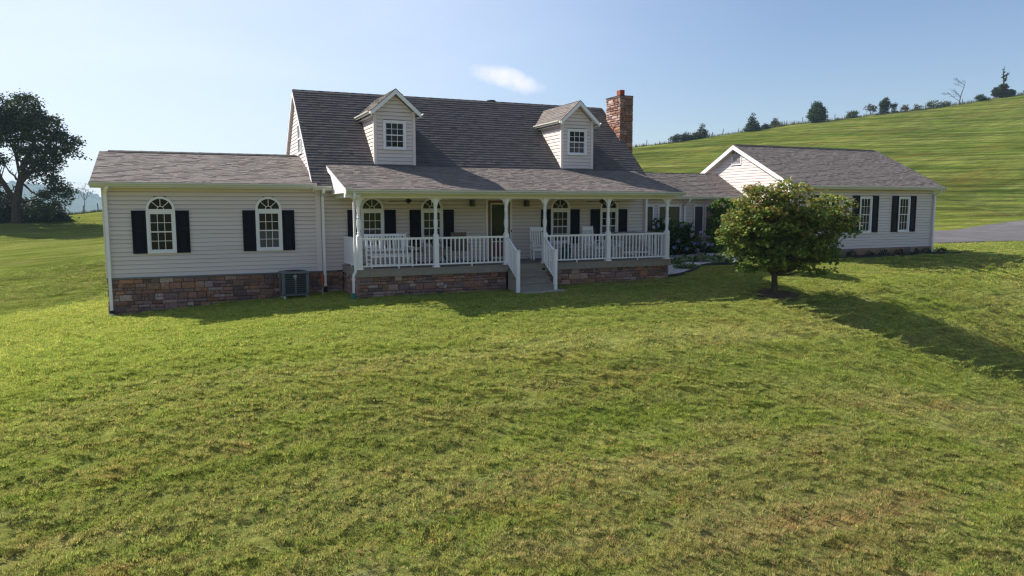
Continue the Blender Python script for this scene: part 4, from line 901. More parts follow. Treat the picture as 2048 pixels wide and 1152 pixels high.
dup(pc, (4.62, -.72, FZ), R(-12), 'brown sling patio chair right of the round table, near the front door')
t_ = thing('patio_table', 'round glass patio table on curved black legs between the brown chairs', 'table', (3.82, -1.0, FZ))
obj('table_top', MB().lathe(3.82, -1.0, [(.50, FZ+.69), (.52, FZ+.70), (.52, FZ+.71), (.50, FZ+.715)], 24), table_glass, t_)
obj('rim', MB().tube([(3.82+.52*math.cos(a*math.pi/12), -1.0+.52*math.sin(a*math.pi/12), FZ+.70) for a in range(25)], .014, 6), iron, t_)
for k in range(4):
    a = k*math.pi/2+.6; dx, dy = math.cos(a), math.sin(a)
    obj('leg', MB().tube([(3.82+dx*r_, -1.0+dy*r_, FZ+z) for r_, z in ((.42, .69), (.22, .52), (.14, .36), (.22, .2), (.40, .01))], .016, 6), iron, t_)
# outdoor loveseat at the right end
t_ = thing('outdoor_loveseat', 'low outdoor loveseat with grey cushions and pale frame at the right end of the porch', 'loveseat', (11.35, -.95, FZ))
lx0, lx1 = 10.62, 12.0-.18
obj('frame', MB().bbox(lx0, lx1, -1.35, -.62, FZ+.16, FZ+.24, .01).bbox(lx0, lx0+.06, -1.38, -.60, FZ, FZ+.62, .01).bbox(lx1-.06, lx1, -1.38, -.60, FZ, FZ+.62, .01).bbox(lx0+.06, lx1-.06, -.66, -.60, FZ+.20, FZ+.84, .01), white_c, t_)
for k in range(2):
    a = lx0+.07+k*(lx1-lx0-.14)/2; b = a+(lx1-lx0-.14)/2-.01
    obj('seat_cushion', MB().bbox(a, b, -1.36, -.78, FZ+.25, FZ+.41, .04), cushion, t_)
    obj('back_cushion', MB().bbox(a, b, -.80, -.67, FZ+.40, FZ+.93, .045), cushion, t_)
t_ = thing('side_table', 'small white plastic side table with a cup on it in front of the loveseat', 'side table', (10.35, -1.4, FZ))
obj('table_top', MB().bbox(10.15, 10.55, -1.6, -1.2, FZ+.44, FZ+.47, .01), white_c, t_)
for sx in (-1, 1):
    for sy in (-1, 1): obj('leg', MB().box(10.35+sx*.16-.02, 10.35+sx*.16+.02, -1.4+sy*.16-.02, -1.4+sy*.16+.02, FZ, FZ+.44), white_c, t_)
t_ = thing('planter', 'dark teal planter with a leafy plant on the porch between rocking chairs', 'planter', (8.65, -.75, FZ))
obj('pot', MB().lathe(8.65, -.75, [(.13, FZ), (.19, FZ+.30), (.20, FZ+.34), (.17, FZ+.34), (.15, FZ+.30)], 16), teal, t_, smooth=True)
pl = MB(); rr_ = random.Random(9)
for k in range(110):
    a = rr_.uniform(0, 6.28); e = rr_.uniform(.3, 1.4); L_ = rr_.uniform(.14, .34); d = Vector((math.cos(a)*math.cos(e), math.sin(a)*math.cos(e), math.sin(e))); s_ = d.cross(Vector((0, 0, 1))).normalized()*.02
    q = Vector((8.65, -.75, FZ+.31)); c = (.03, .08*rr_.uniform(.6, 1.4), .015); pl.add([q+d*L_*.4-s_*.3, q+d*L_*.75-s_, q+d*L_-Vector((0, 0, .04)), q+d*L_*.75+s_, q+d*L_*.4+s_*.3], [(0, 1, 2, 3, 4)], c)
obj('foliage', pl, leaf_m, t_)
# ---- air conditioner
AX0, AX1, AY0, AY1, AZ0, AZ1 = -1.21, -.39, -.62, -.02, -.67, .055
AY0 = -.86; AY1 = -.12
t_ = thing('air_conditioner', 'grey outdoor air conditioner unit standing against the stone base of the left wing', 'air conditioner', (-.8, -.5, -.8))
cb = MB()
for x in (AX0, AX1-.10):
    for yy in (AY0, AY1-.10): cb.bbox(x, x+.10, yy, yy+.10, AZ0, AZ1-.06, .015)
cb.bbox(AX0-.005, AX1+.005, AY0-.005, AY1+.005, AZ1-.06, AZ1, .015).box(AX0, AX1, AY0, AY1, AZ0, AZ0+.045).box(-.83, -.78, AY0+.004, AY0+.012, AZ0+.04, AZ1-.06)
obj('cabinet', cb, ac_grey, t_); obj('coil', MB().box(AX0+.05, AX1-.05, AY0+.045, AY1-.045, AZ0+.02, AZ1-.05), ac_dark, t_)
for k in range(9):
    z_ = AZ0+.075+k*.066; lv = MB()
    lv.box(AX0+.09, AX1-.09, AY0+.006, AY0+.03, z_, z_+.012).box(AX0+.006, AX0+.03, AY0+.09, AY1-.09, z_, z_+.012).box(AX1-.03, AX1-.006, AY0+.09, AY1-.09, z_, z_+.012); obj('louver', lv, ac_grey, t_)
fg = MB()
for r_ in (.08, .14, .20, .26, .32): fg.tube([(-.8+r_*math.cos(a*math.pi/10), -.49+r_*math.sin(a*math.pi/10), AZ1+.02) for a in range(21)], .005, 4)
obj('fan_grille', fg, iron, t_)
obj('sticker', MB().box(-.87, -.77, AY0-.004, AY0+.004, AZ1-.15, AZ1-.11), label_w, t_); obj('sticker', MB().box(-.835, -.79, AY0-.004, AY0+.004, AZ1-.215, AZ1-.185), label_w, t_)
for x in (AX0+.08, AX1-.08):
    for yy in (AY0+.08, AY1-.08): obj('foot', MB().lathe(x, yy, [(.04, -1.0), (.04, AZ0)], 10), pvc, t_)
t_ = thing('garden_stake', 'thin pale stake with a rust orange cap beside the air conditioner', 'stake', (-.1, -1.6, -.8))
obj('stake', MB().tube([(-.12, -1.6, -.95), (-.105, -1.6, -.30)], .013, 6), stake_m, t_)
obj('cap', MB().tube([(-.105, -1.6, -.36), (-.10, -1.6, -.22), (-.10, -1.6, -.02), (-.11, -1.6, .06)], [.02, .045, .042, .015], 8), rust, t_)

# ============================================================ DRIVE, BED, EDGING
def draped(name, poly, m, step, lift, kind='structure', skirt=.12, label=None):
    """a sheet following the ground inside a polygon (x, y), cut from a fine grid of quads; clipped by bmesh"""
    import bmesh
    bm = bmesh.new(); vs = [bm.verts.new((x, y, 0)) for x, y in poly]; bm.faces.new(vs)
    xs = [p_[0] for p_ in poly]; ys = [p_[1] for p_ in poly]
    for ax_, lo, hi in ((0, min(xs), max(xs)), (1, min(ys), max(ys))):
        k = lo+step
        while k < hi:
            co = (k, 0, 0) if ax_ == 0 else (0, k, 0); no = (1, 0, 0) if ax_ == 0 else (0, 1, 0)
            bmesh.ops.bisect_plane(bm, geom=bm.verts[:]+bm.edges[:]+bm.faces[:], plane_co=co, plane_no=no); k += step
    for v in bm.verts: v.co.z = ground_z(v.co.x, v.co.y)+lift
    me = bpy.data.meshes.new(name)
    r_ = bmesh.ops.extrude_face_region(bm, geom=bm.faces[:])
    for e in r_['geom']:
        if isinstance(e, bmesh.types.BMVert): e.co.z -= skirt
    bmesh.ops.recalc_face_normals(bm, faces=bm.faces[:]); bm.to_mesh(me); bm.free(); me.materials.append(m)
    o = place(name, me)
    if kind: o['kind'] = kind
    if label: o['label'] = label
    return o
DRIVE = [(29.6, 8.2), (34, 7.6), (38.5, 7.0), (42.2, 6.85), (47.5, 7.1), (58, 7.6), (75, 8.5), (110, 10), (112, 22), (90, 20.5), (69.3, 20.3), (64, 21.2), (57, 20.7), (45, 21), (29.6, 21)]
draped('driveway', DRIVE, asphalt, 2.0, .045)
BEDF = [(12.03, -2.24), (12.5, -2.14), (13.05, -1.89), (13.6, -1.52), (14.17, -1.09), (14.7, -.68), (15.2, -.46), (16.1, -.46), (17.2, -.62), (18.3, -.66), (19.3, -.62), (19.93, -.6)]
BED = BEDF+[(19.93, .05), (19.93, 3.18), (12.6, 3.18), (12.6, .0), (12.03, -.2)]
draped('gravel_bed', BED, mat('gravel_base', (.62, .59, .61), .9, ns=30, namt=.35, bump=.8, bscale=60), .6, .02, label='bed of white stones beside the porch')
gv_ = MB(); rr_ = random.Random(21)
def inside(x, y, poly):
    c = False; j = len(poly)-1
    for i in range(len(poly)):
        if (poly[i][1] > y) != (poly[j][1] > y) and x < (poly[j][0]-poly[i][0])*(y-poly[i][1])/(poly[j][1]-poly[i][1])+poly[i][0]: c = not c
        j = i
    return c
for k in range(9000):
    x = rr_.uniform(12.05, 19.8); y = rr_.uniform(-2.2, 2.9)
    if not inside(x, y, BED) or (y > 2.45 and x > 14): continue
    s_ = rr_.uniform(.02, .042); z = ground_z(x, y)+.028; c = rr_.choice([(.78, .75, .78), (.64, .62, .64), (.82, .80, .82), (.52, .47, .47), (.72, .66, .65)])
    a = rr_.uniform(0, 3); q = [(x+s_*math.cos(a+i*2.09), y+s_*math.sin(a+i*2.09), z+rr_.uniform(-.004, .008)) for i in range(3)]
    gv_.add(q+[(x, y, z+s_*.75)], [(0, 1, 3), (1, 2, 3), (2, 0, 3)], c)
obj('gravel_stones', gv_, gravel_m, kind='stuff', fix=False, label='loose white landscaping stones')
ed = MB()
for a, b in zip(BEDF[:-1], BEDF[1:]): ed.obox((a[0], a[1]-.02, ground_z(*a)+.03), (b[0], b[1]-.02, ground_z(*b)+.03), .03, .13)
tag(obj('bed_edging', ed, black_edge), 'black plastic edging curving between the white gravel bed and the lawn', 'edging')
ed = MB(); GE = [(20.3, -.62), (24, -.60), (28, -.62), (30.2, -.55), (31.2, -.2)]
for a, b in zip(GE[:-1], GE[1:]): ed.obox((a[0], a[1], ground_z(*a)+.02), (b[0], b[1], ground_z(*b)+.02), .03, .1)
tag(obj('bed_edging', ed, black_edge), 'dark edging strip along the planting bed in front of the garage wall', 'edging')
draped('mulch_bed', GE+[(31.0, .1), (28.95, .0), (28.9, -.04), (20.0, -.04), (20.0, -.5)], mulch, .8, .03, kind='structure', label='dark mulch strip under the garage windows')
draped('mulch_border', [(17.2, 2.55), (19.9, 2.1), (19.9, 3.18), (14.2, 3.18), (14.0, 2.5)], mulch, .6, .055, label='brown mulch against the sunroom wall')
draped('mulch_ring', [(13.75+.78*math.cos(a*math.pi/9)*(1+.18*math.sin(a*2.3)), -5.75+.66*math.sin(a*math.pi/9)*(1+.15*math.cos(a*1.7))) for a in range(18)], mulch, .35, .03, label='bare mulch ring round the maple trunk')
# ============================================================ LEAVES
def leafpoly(mb, c, d, n, L_, w_, tint, shape=0):
    s_ = d.cross(n)
    if s_.length < 1e-4: return
    s_ = s_.normalized()*w_
    if shape == 0: mb.add([c-s_*.15, c+d*L_*.5-s_, c+d*L_, c+d*L_*.5+s_], [(0, 1, 2, 3)], tint)
    else:  # lobed leaf, seven points
        P = [(0, 0), (-.55, .15), (-1, .55), (-.38, .55), (-.45, 1.0), (0, .78), (.45, 1.0), (.38, .55), (1, .55), (.55, .15)]
        mb.add([c+s_*a+d*L_*b for a, b in P], [(0, 1, 2, 3), (0, 3, 4, 5), (0, 5, 6, 7), (0, 7, 8, 9)], tint)
def clumps(mb, rnd, lobes, per_vol, per, size, cols, flat=.5, shell=.55, spread=.3, shape=0, droop=.3, top=None, zr=(0, 1)):
    """foliage as many small clumps in the lobes' outer volume; lobes (cx,cy,cz,rx,ry,rz)"""
    cen = []
    for (cx, cy, cz, rx, ry, rz) in lobes:
        n = max(3, int(per_vol*rx*ry*rz*4.2))
        for k in range(n):
            while True:
                q = Vector((rnd.uniform(-1, 1), rnd.uniform(-1, 1), rnd.uniform(-1, 1)))
                if shell <= q.length <= 1: break
            p_ = Vector((cx+q.x*rx, cy+q.y*ry, cz+q.z*rz)); cen.append(p_)
            k_ = rnd.uniform(.75, 1.25); base = rnd.choice(cols); f = (p_.z-zr[0])/(zr[1]-zr[0])
            for j in range(per):
                o = Vector((rnd.gauss(0, spread), rnd.gauss(0, spread), rnd.gauss(0, spread*flat)))
                c = p_+o; d = Vector((rnd.uniform(-1, 1), rnd.uniform(-1, 1), rnd.uniform(-.9, .35)-droop)).normalized(); nn = Vector((rnd.gauss(0, .45), rnd.gauss(0, .45), 1)).normalized()
                s_ = size*rnd.uniform(.65, 1.25); kk = k_*rnd.uniform(.8, 1.2); b = base
                if top and rnd.random() < top[1]*max(0, f-.25)*1.6: b = rnd.choice(top[0])
                leafpoly(mb, c, d, nn, s_, s_*.5, tuple(x*kk for x in b), shape)
    return cen
def limbs(mb, rnd, root, targets, r0, n=6, wob=.08, r1=.02, fork=.45):
    for t_ in targets:
        t_ = Vector(t_); a = Vector(root); L_ = (t_-a).length; pts = []; rs = []
        for k in range(7):
            f = k/6; q = a.lerp(t_, f); q.z += math.sin(f*math.pi)*L_*(-.06); q += Vector((rnd.gauss(0, wob*L_*.15), rnd.gauss(0, wob*L_*.15), 0))*(0 if k in (0,) else 1)
            pts.append(q); rs.append(r0*(1-f)+r1*f)
        mb.tube(pts, rs, n)
        for j in range(3):
            i = rnd.choice((2, 3, 4, 5)); q = pts[i]+Vector((rnd.uniform(-1, 1), rnd.uniform(-1, 1), rnd.uniform(.1, .9)))*L_*fork*.55
            mb.tube([pts[i], pts[i].lerp(q, .5)+Vector((0, 0, .03*L_)), q], [rs[i]*.6, rs[i]*.4, r1*.5], 5)
# ---- Japanese maple on the lawn
rnd = random.Random(11); bx, by_ = 13.80, -5.65; bz = ground_z(bx, by_)
RU = Vector((.915, -.404, 0)); RV = Vector((.404, .915, 0))
def LB(u, v, z, ru, rv, rz): q = Vector((bx, by_, bz))+RU*u+RV*v; return (q.x, q.y, bz+z, ru, rv, rz)
t_ = thing('maple_tree', 'round bushy green maple tree with bronze tips standing on the lawn right of the porch', 'tree', (bx, by_, bz))
lob = [LB(-.25, 0, 2.35, 1.45, 1.4, .80), LB(-.35, 0, 3.15, .95, .9, .48), LB(.35, -.1, 3.35, .65, .7, .38), LB(-1.05, -.2, 1.95, .75, .9, .85), LB(1.15, 0, 2.2, 1.15, 1.1, .70), LB(1.85, .1, 2.95, .62, .7, .38), LB(2.05, 0, 2.35, .55, .7, .50),
       LB(.55, -.2, 1.35, 1.25, 1.1, .50), LB(-.75, -.3, 1.15, .75, .8, .48), LB(1.5, .1, 1.4, .70, .8, .40), LB(.3, .5, 2.0, 1.3, 1.2, .8), LB(1.25, -.2, .80, .5, .5, .22), LB(-.95, 0, .95, .4, .5, .26), LB(-.9, .1, 3.3, .28, .3, .28)]
mt = MB(); cen = clumps(mt, rnd, lob, 42, 26, .105, [(.135, .205, .04), (.165, .225, .044), (.10, .165, .034), (.195, .235, .046)], .38, .5, .12, 1, .15, top=([(.27, .26, .045), (.30, .25, .05), (.22, .14, .045)], .5), zr=(bz+.6, bz+3.7))
obj('crown', mt, leaf_m, t_, fix=False)
tk = MB(); q0 = Vector((bx, by_, bz))
tk.tube([q0-Vector((0, 0, .2)), q0+Vector((0, 0, .06)), q0+Vector((.01, 0, .35)), q0+Vector((0, .02, .75)), q0+Vector((.02, 0, 1.0))], [.16, .13, .10, .095, .10], 10)
limbs(tk, rnd, q0+Vector((0, 0, .62)), [cen[i] for i in range(0, len(cen), max(1, len(cen)//22))], .045, 6, .3, .008)
obj('trunk', tk, bark, t_)
# ---- hydrangeas and the cloud-pruned evergreen in the bed
def shrub(name, label, cat, x, y, lobes, size, cols, per_vol, per, m=leaf_m, spread=.07, shape=0, droop=.2, shell=.6, group=None, stems=6, flat=.7, base=None):
    z = ground_z(x, y) if base is None else base
    t_ = thing(name, label, cat, (x, y, z), 0, group); mb = MB()
    lb = [(x+a, y+b, z+c, r1, r2_, r3) for a, b, c, r1, r2_, r3 in lobes]
    cen = clumps(mb, rnd, lb, per_vol, per, size, cols, flat, shell, spread, shape, droop, zr=(z, z+1))
    obj('foliage', mb, m, t_, fix=False)
    if stems:
        tm = MB(); limbs(tm, rnd, (x, y, z-.05), [rnd.choice(cen) for _ in range(stems)], .018+.01*lobes[0][3], 5, .3, .005); obj('stem', tm, bark, t_)
    return t_, cen
hy, cen = shrub('hydrangea', 'large dark green hydrangea with blue flower heads beside the porch corner', 'shrub', 15.35, 2.05, [(-.9, -.2, .75, .75, .6, .75), (0, -.1, .85, .95, .7, .80), (.75, 0, .65, .65, .6, .6), (-.7, 0, 1.25, .45, .4, .35)], .13, [(.035, .085, .024), (.05, .11, .028), (.03, .07, .024)], 34, 24, spread=.10, shell=.5)
def flowers(root, pts, r_, cols):
    for p_ in pts:
        mb = MB(); c0 = rnd.choice(cols)
        for k in range(46):
            d = Vector((rnd.gauss(0, 1), rnd.gauss(0, 1)-.3, rnd.gauss(0, .8))).normalized(); q = Vector(p_)+d*r_*Vector((1, 1, .75)).length/1.6; s1 = d.orthogonal().normalized()*.026; s2 = d.cross(s1); kk = rnd.uniform(.75, 1.3)
            mb.add([q-s1, q-s2, q+s1, q+s2], [(0, 1, 2, 3)], tuple(x*kk for x in c0))
        obj('flower_head', mb, petal, root, fix=False)
zb_ = ground_z(15.3, 1.6)
flowers(hy, [(15.35+a, 2.05-b, zb_+c) for a, b, c in ((-.95, .78, .9), (-.35, .85, .72), (-.55, .86, .45), (.35, .82, .95), (.1, .84, .38), (.6, .7, .6), (-1.1, .7, .38), (-.1, .75, 1.35), (-.85, .55, 1.5), (.95, .6, 1.05), (-1.2, .6, 1.35), (.75, .72, .28))], .085, [(.22, .28, .42), (.16, .22, .40), (.30, .32, .36), (.36, .33, .22), (.26, .24, .36)])
hy2, cen = shrub('hydrangea', 'low dark hydrangea with pale blue blooms between the large one and the pruned evergreen', 'shrub', 16.7, 2.2, [(0, 0, .32, .55, .45, .34), (.6, .1, .22, .5, .4, .24)], .11, [(.022, .052, .016), (.028, .06, .018)], 60, 20, spread=.08)
zb_ = ground_z(16.7, 2.2)
flowers(hy2, [(16.65, 1.75, zb_+.55), (16.45, 1.72, zb_+.5), (17.0, 1.78, zb_+.45), (17.25, 1.8, zb_+.42)], .085, [(.26, .34, .48), (.2, .2, .42)])
cl, cen = shrub('pruned_evergreen', 'tiered cloud-pruned evergreen shrub with rounded green pads in the gravel bed', 'shrub', 18.2, 2.2,
    [(-.05, 0, 2.0, .62, .55, .42), (-.15, 0, 1.45, .62, .55, .22), (-.2, -.05, .98, .70, .6, .20), (.25, .1, 1.2, .6, .5, .2), (-.05, 0, .58, .72, .6, .17), (.3, -.2, .30, .85, .6, .14), (-.35, -.1, .25, .5, .5, .12)], .085, [(.09, .18, .03), (.13, .21, .035), (.18, .22, .04), (.075, .15, .03)], 260, 26, needle, .05, shell=.72, droop=-.3, stems=9, flat=.6)
for i, (x, y, s_, lb) in enumerate(((13.95, .2, 1.0, 'nearest the porch corner, under the hydrangea'), (15.25, .45, 1.0, 'second from the porch, before the hydrangeas'), (16.1, .5, 1.1, 'third from the porch, before the low hydrangea'), (16.15, -.12, .8, 'near the black edging, furthest right of the tufts'), (13.75, -.95, .7, 'small one alone in the open gravel beside the porch'))):
    z = ground_z(x, y); mb = MB()
    for k in range(int(430*s_)):
        a = rnd.uniform(0, 6.28); r_ = .32*s_*math.sqrt(rnd.random()); e = rnd.uniform(.45, 1.35); L_ = rnd.uniform(.18, .36)*s_**.5; ca, sa = math.cos(a), math.sin(a)
        b = Vector((x+ca*r_*1.25, y+sa*r_, z)); d = Vector((ca*math.cos(e), sa*math.cos(e), math.sin(e))); n_ = Vector((-sa, ca, 0))*.006
        tip = b+d*L_+Vector((ca, sa, 0))*.08-Vector((0, 0, .03)); md = b+d*L_*.6+Vector((0, 0, .02)); kk = rnd.uniform(.6, 1.4); c = (.36*kk, .42*kk, .24*kk) if rnd.random() < .5 else (.08*kk, .16*kk, .055*kk)
        mb.add([b-n_, b+n_, md+n_*1.1, tip, md-n_*1.1], [(0, 1, 2, 3, 4)], c)
    tag(obj('lily_turf', mb, needle, fix=False), 'pale grass tuft in the gravel, '+lb, 'plant', 'grass tufts in the gravel bed')
for i, x in enumerate((23.3, 24.35, 25.3, 26.35, 27.3, 28.1, 29.1)):
    w_ = ('leftmost, partly behind the maple', 'below the nearer visible window', 'between the garage windows', 'below the further window, left side', 'below the further window, right side', 'just left of the downspout', 'right of the downspout')[i]
    shrub('foundation_plant', 'small dark plant by the garage wall, '+w_, 'plant', x, -.33, [(0, 0, .13, .2, .16, .14)], .07, [(.02, .05, .016), (.035, .065, .02)], 900, 12, spread=.05, group='small plants along the garage wall', stems=2)
# ---- big trees on the left
def big_tree(label, x, y, H, lobes, seed, leafn=9, per=34, size=.30, cols=((.045, .070, .026), (.058, .088, .030), (.036, .058, .024)), trunkpts=None, tr=.5, m=far_leaf, spread=.42, nlimb=26, name='tree', group=None):
    rnd_ = random.Random(seed); z = ground_z(x, y); t_ = thing(name, label, 'tree', (x, y, z), 0, group)
    cu_ = Vector((.96, -.27, 0)); cv_ = Vector((.27, .96, 0))
    lb = []
    for u, v, c, ru, rv, rz in lobes:
        q = Vector((x, y, z))+cu_*u+cv_*v; lb.append((q.x, q.y, z+c, ru, rv, rz))
    mb = MB(); cen = clumps(mb, rnd_, lb, leafn, per, size, cols, .5, .45, spread, 0, .2, zr=(z, z+H)); obj('crown', mb, m, t_, fix=False)
    tm = MB()
    for pts, r_ in trunkpts:
        tm.tube([Vector((x, y, z))+cu_*a+cv_*b+Vector((0, 0, c)) for a, b, c in pts], [r_*(1-.75*i/(len(pts)-1)) for i in range(len(pts))], 9)
        end = [Vector((x, y, z))+cu_*a+cv_*b+Vector((0, 0, c)) for a, b, c in pts]
        for e in end[1:]:
            near = sorted(cen, key=lambda c_: (c_-e).length)[:60]
            limbs(tm, rnd_, e, [rnd_.choice(near) for _ in range(nlimb//(len(end)-1)+1)], r_*.26, 5, .3, .03)
    obj('trunk', tm, bark, t_); return t_
big_tree('tall spreading broadleaf tree with forked trunk at the left edge', -21.9, 78.5, 15.5,
    [(-2, 0, 12.6, 2.6, 2.6, 2.3), (1.6, 0, 12.8, 2.0, 2.2, 2.2), (3.4, 0, 11.0, 2.2, 2.2, 1.9), (-.4, 0, 10.5, 2.4, 2.5, 1.7), (5.7, 0, 9.4, 1.7, 1.8, 1.2), (6.6, .5, 8.4, 1.2, 1.3, .6), (3.0, 0, 8.0, 2.4, 2.4, 1.4), (-4.5, 0, 10, 2.6, 2.6, 2.6), (-6.5, 0, 7, 2.6, 2.4, 3),
     (3.9, 0, 5.8, 1.5, 1.6, 1.1), (1.4, .5, 5.6, 1.0, 1.2, .8), (4.6, 0, 3.4, 1.9, 1.6, 1.4), (3.2, 0, 2.0, 1.6, 1.4, 1.2), (-2.6, 0, 3.4, 1.5, 1.4, 1.4), (-3.8, 0, 6.2, 1.2, 1.5, 1.2), (-1.6, 0, 7.6, 1.2, 1.6, .8)], 31, 2.2, 46, .25,
    trunkpts=[([(0, 0, -.3), (.1, 0, 2.4), (.7, 0, 4.8), (1.1, 0, 6.8), (2.6, 0, 9.5)], .58), ([(.2, 0, 2.2), (-1.4, 0, 5.2), (-2.3, 0, 8.0), (-2.4, 0, 11)], .34), ([(.7, 0, 4.6), (2.2, 0, 6.2), (3.6, 0, 8.2)], .22), ([(.8, 0, 5.2), (.4, 0, 8), (.6, 0, 11)], .2)])
for i, (u, sz, h_, lb) in enumerate(((-3.2, 2.0, 2.6, 'at the very left edge of the field'), (1.6, 1.7, 2.2, 'right under the big tree trunk'), (3.9, 1.5, 1.9, 'under the right side of the big tree'), (-.6, 1.4, 3.2, 'directly behind the big tree trunk'))):
    x = -21.9+.96*u; y = 79.5-.27*u+(1.0 if i != 3 else 2.5)
    shrub('bush', 'dark overgrown bush '+lb, 'bush', x, y, [(0, 0, h_*.5, sz, sz*.8, h_*.55), (sz*.5, 0, h_*.3, sz*.7, sz*.7, h_*.35)], .24, [(.028, .042, .016), (.045, .055, .018), (.022, .036, .016)], 9, 22, far_leaf, .3, shell=.4, stems=5)
big_tree('slender pale half bare tree beyond the field fence right of the big tree', -13.5-3.6, 99, 6, [(0, 0, 3.4, .9, .9, 1.3), (.9, 0, 3.0, .6, .6, .5)], 5, 5, 5, .12, cols=((.16, .11, .07), (.10, .11, .05)), trunkpts=[([(0, 0, -.2), (.1, 0, 1.8), (.0, 0, 3.6)], .06)], nlimb=9, spread=.3)

# ---- fences: posts are parts, wires a part
POST = None
def fence(label, pts, seed, hp=1.25, rp=.07):
    rnd_ = random.Random(seed); x0, y0 = pts[0][:2]; t_ = thing('wire_fence', label, 'fence', (x0, y0, ground_z(x0, y0)))
    me = MB().tube([(0, 0, -.4), (.0, 0, .5), (.015, 0, 1.0)], [rp, rp*.95, rp*.8], 7).mesh('post', post_m); tops = []
    for x, y, s_ in pts:
        z = ground_z(x, y); o = place('post', me, t_, (x, y, z), (rnd_.uniform(-.12, .12), rnd_.uniform(-.14, .14), rnd_.uniform(0, 6))); o.scale = (1, 1, hp*s_); tops.append(Vector((x, y, z)))
    wm = MB()
    for a, b in zip(tops[:-1], tops[1:]):
        for h_ in (.35, .65, .95): wm.tube([a+Vector((0, 0, h_)), (a+b)/2+Vector((0, 0, h_-.03)), b+Vector((0, 0, h_))], .006, 3, cap=False)
    obj('wire', wm, wire_m, t_); return t_
fence('old fence of leaning grey posts and wire crossing the far edge of the left field', [(-27.5, 84, 1), (-24.4, 86, 1.0), (-22.1, 88.0, 1), (-20.4, 88.9, 1.1), (-18.6, 92.0, 1), (-16.7, 93.4, 1), (-15.1, 96.3, 1.05), (-12.5, 99, 1), (-9, 102, 1)], 3, 1.15)
fence('long wire fence with grey posts running along the crest of the right hill', [(104, 146, 1), (108.1, 141.4, 1.2), (109.6, 137.5, .7), (112.0, 136.9, 1.0), (119.7, 135.1, .9), (123.9, 134.4, 1.0), (126.0, 132.9, 1.3), (129.8, 131.2, .9), (136.4, 130.6, .9), (144.0, 129.0, 1.0), (149.2, 128.4, 1.25), (151.5, 125.4, 1), (155.8, 123.9, 1.2), (159.9, 122.6, 1), (164.8, 120.5, .9), (170.3, 119.7, 1), (174.1, 117.4, 1), (178.8, 115.1, 1), (182.6, 113.4, 1), (189.0, 111.9, 1), (194.0, 109.1, 1), (201.3, 108.5, 1), (206.0, 106.7, 1), (214, 103, 1)], 4, 1.3, .1)
CED = [(.016, .034, .012), (.024, .044, .014), (.03, .05, .02)]
BRN = [(.075, .05, .025), (.05, .055, .02), (.09, .06, .03)]
LGT = [(.06, .085, .025), (.075, .095, .03), (.05, .075, .02)]
def cone(H, R_, n=6): return [(0, 0, H*(i+.5)/n, R_*(1-i/n)+.15, R_*(1-i/n)+.15, H/n*.62) for i in range(n)]
def hb(x, y, lobes, cols, name, label, cat, size=.3, pv=7, per=20, sp=.28, m=needle, sh=.3, droop=.2): return shrub(name, label, cat, x, y, lobes, size, cols, pv, per, m, sp, shell=sh, stems=5, droop=droop)
hb(121.6, 135.6, cone(3.8, 1.7), CED, 'cedar_tree', 'dark pointed cedar on the crest, right end of the clump nearest the chimney', 'tree', droop=.0)
hb(115.5, 135.8, [(-1.5, 1, .9, 1.6, 1.2, .9), (.8, -.5, 1.1, 2.0, 1.3, 1.1), (3.2, -1.5, 1.2, 1.8, 1.3, 1.2)], BRN+CED, 'bush', 'brownish bush left of the pointed cedar on the hill crest', 'bush')
hb(133.3, 130.1, cone(4.5, 2.1), CED, 'cedar_tree', 'lone conical cedar on the hill crest above the garage gable', 'tree', droop=.0)
hb(137.5, 130, [(0, 0, .6, .9, .8, .7)], CED, 'bush', 'tiny dark bush just right of the lone cedar on the crest', 'bush', pv=14)
hb(142.0, 131, cone(2.2, 1.3, 4), CED, 'cedar_tree', 'little young cedar between the lone cedar and the oval tree on the crest', 'tree', pv=12, droop=0)
hb(150.2, 124.6, [(0, 0, 1.4, 2.4, 2.2, 1.3), (.1, 0, 2.9, 2.2, 2.0, 1.4), (-.1, 0, 4.2, 1.3, 1.3, 1.0), (.1, 0, 5.1, .6, .6, .6)], [(.026, .06, .02), (.035, .075, .022)], 'oval_tree', 'dense oval green tree on the hill crest above the garage roof', 'tree', pv=9, m=far_leaf)
hb(159.2, 121.5, [(0, 0, .9, 1.9, 1.4, 1.0), (.8, 0, 1.6, .9, .9, .6)], LGT, 'bush', 'loose light green bush right of the oval tree on the crest', 'bush', pv=4)
hb(164.8, 120.2, [(0, 0, 1.9, 1.7, 1.4, .9), (-.6, 0, 2.5, .9, .8, .4)], [(.05, .055, .03), (.07, .065, .035)], 'thin_tree', 'thin airy small tree with brownish leaves left of the dark ragged tree on the crest', 'tree', pv=4, size=.26)
hb(168.8, 119.6, [(0, 0, 1.2, 1.1, 1, 1.2), (.3, 0, 2.7, 1.3, 1.0, .9), (-.8, 0, 2.2, .7, .6, .5), (.7, 0, 3.7, .8, .7, .4), (1.6, 0, 2.5, .5, .5, .3)], CED, 'ragged_tree', 'dark ragged small tree with a tufted top on the hill crest', 'tree', pv=12)
hb(171.5, 118.8, [(0, 0, 1.8, .9, .8, .5), (.2, 0, .8, .4, .4, .7)], CED, 'sapling', 'small mushroom shaped sapling right of the dark ragged tree', 'tree', pv=14)
hb(177, 117, [(-2, 1, .7, 1.2, 1, .8), (1, -.5, .8, 1.0, .9, .9)], BRN, 'bush', 'low brown weedy bush in the gap on the crest fence line', 'bush', pv=5)
hb(183.0, 114.0, [(-1.6, .6, 1.0, 2.2, 1.4, 1.0), (1.4, -.6, .8, 1.8, 1.3, .8)], LGT, 'bush', 'pale loose bush left of the bare tree on the crest', 'bush', pv=2.6)
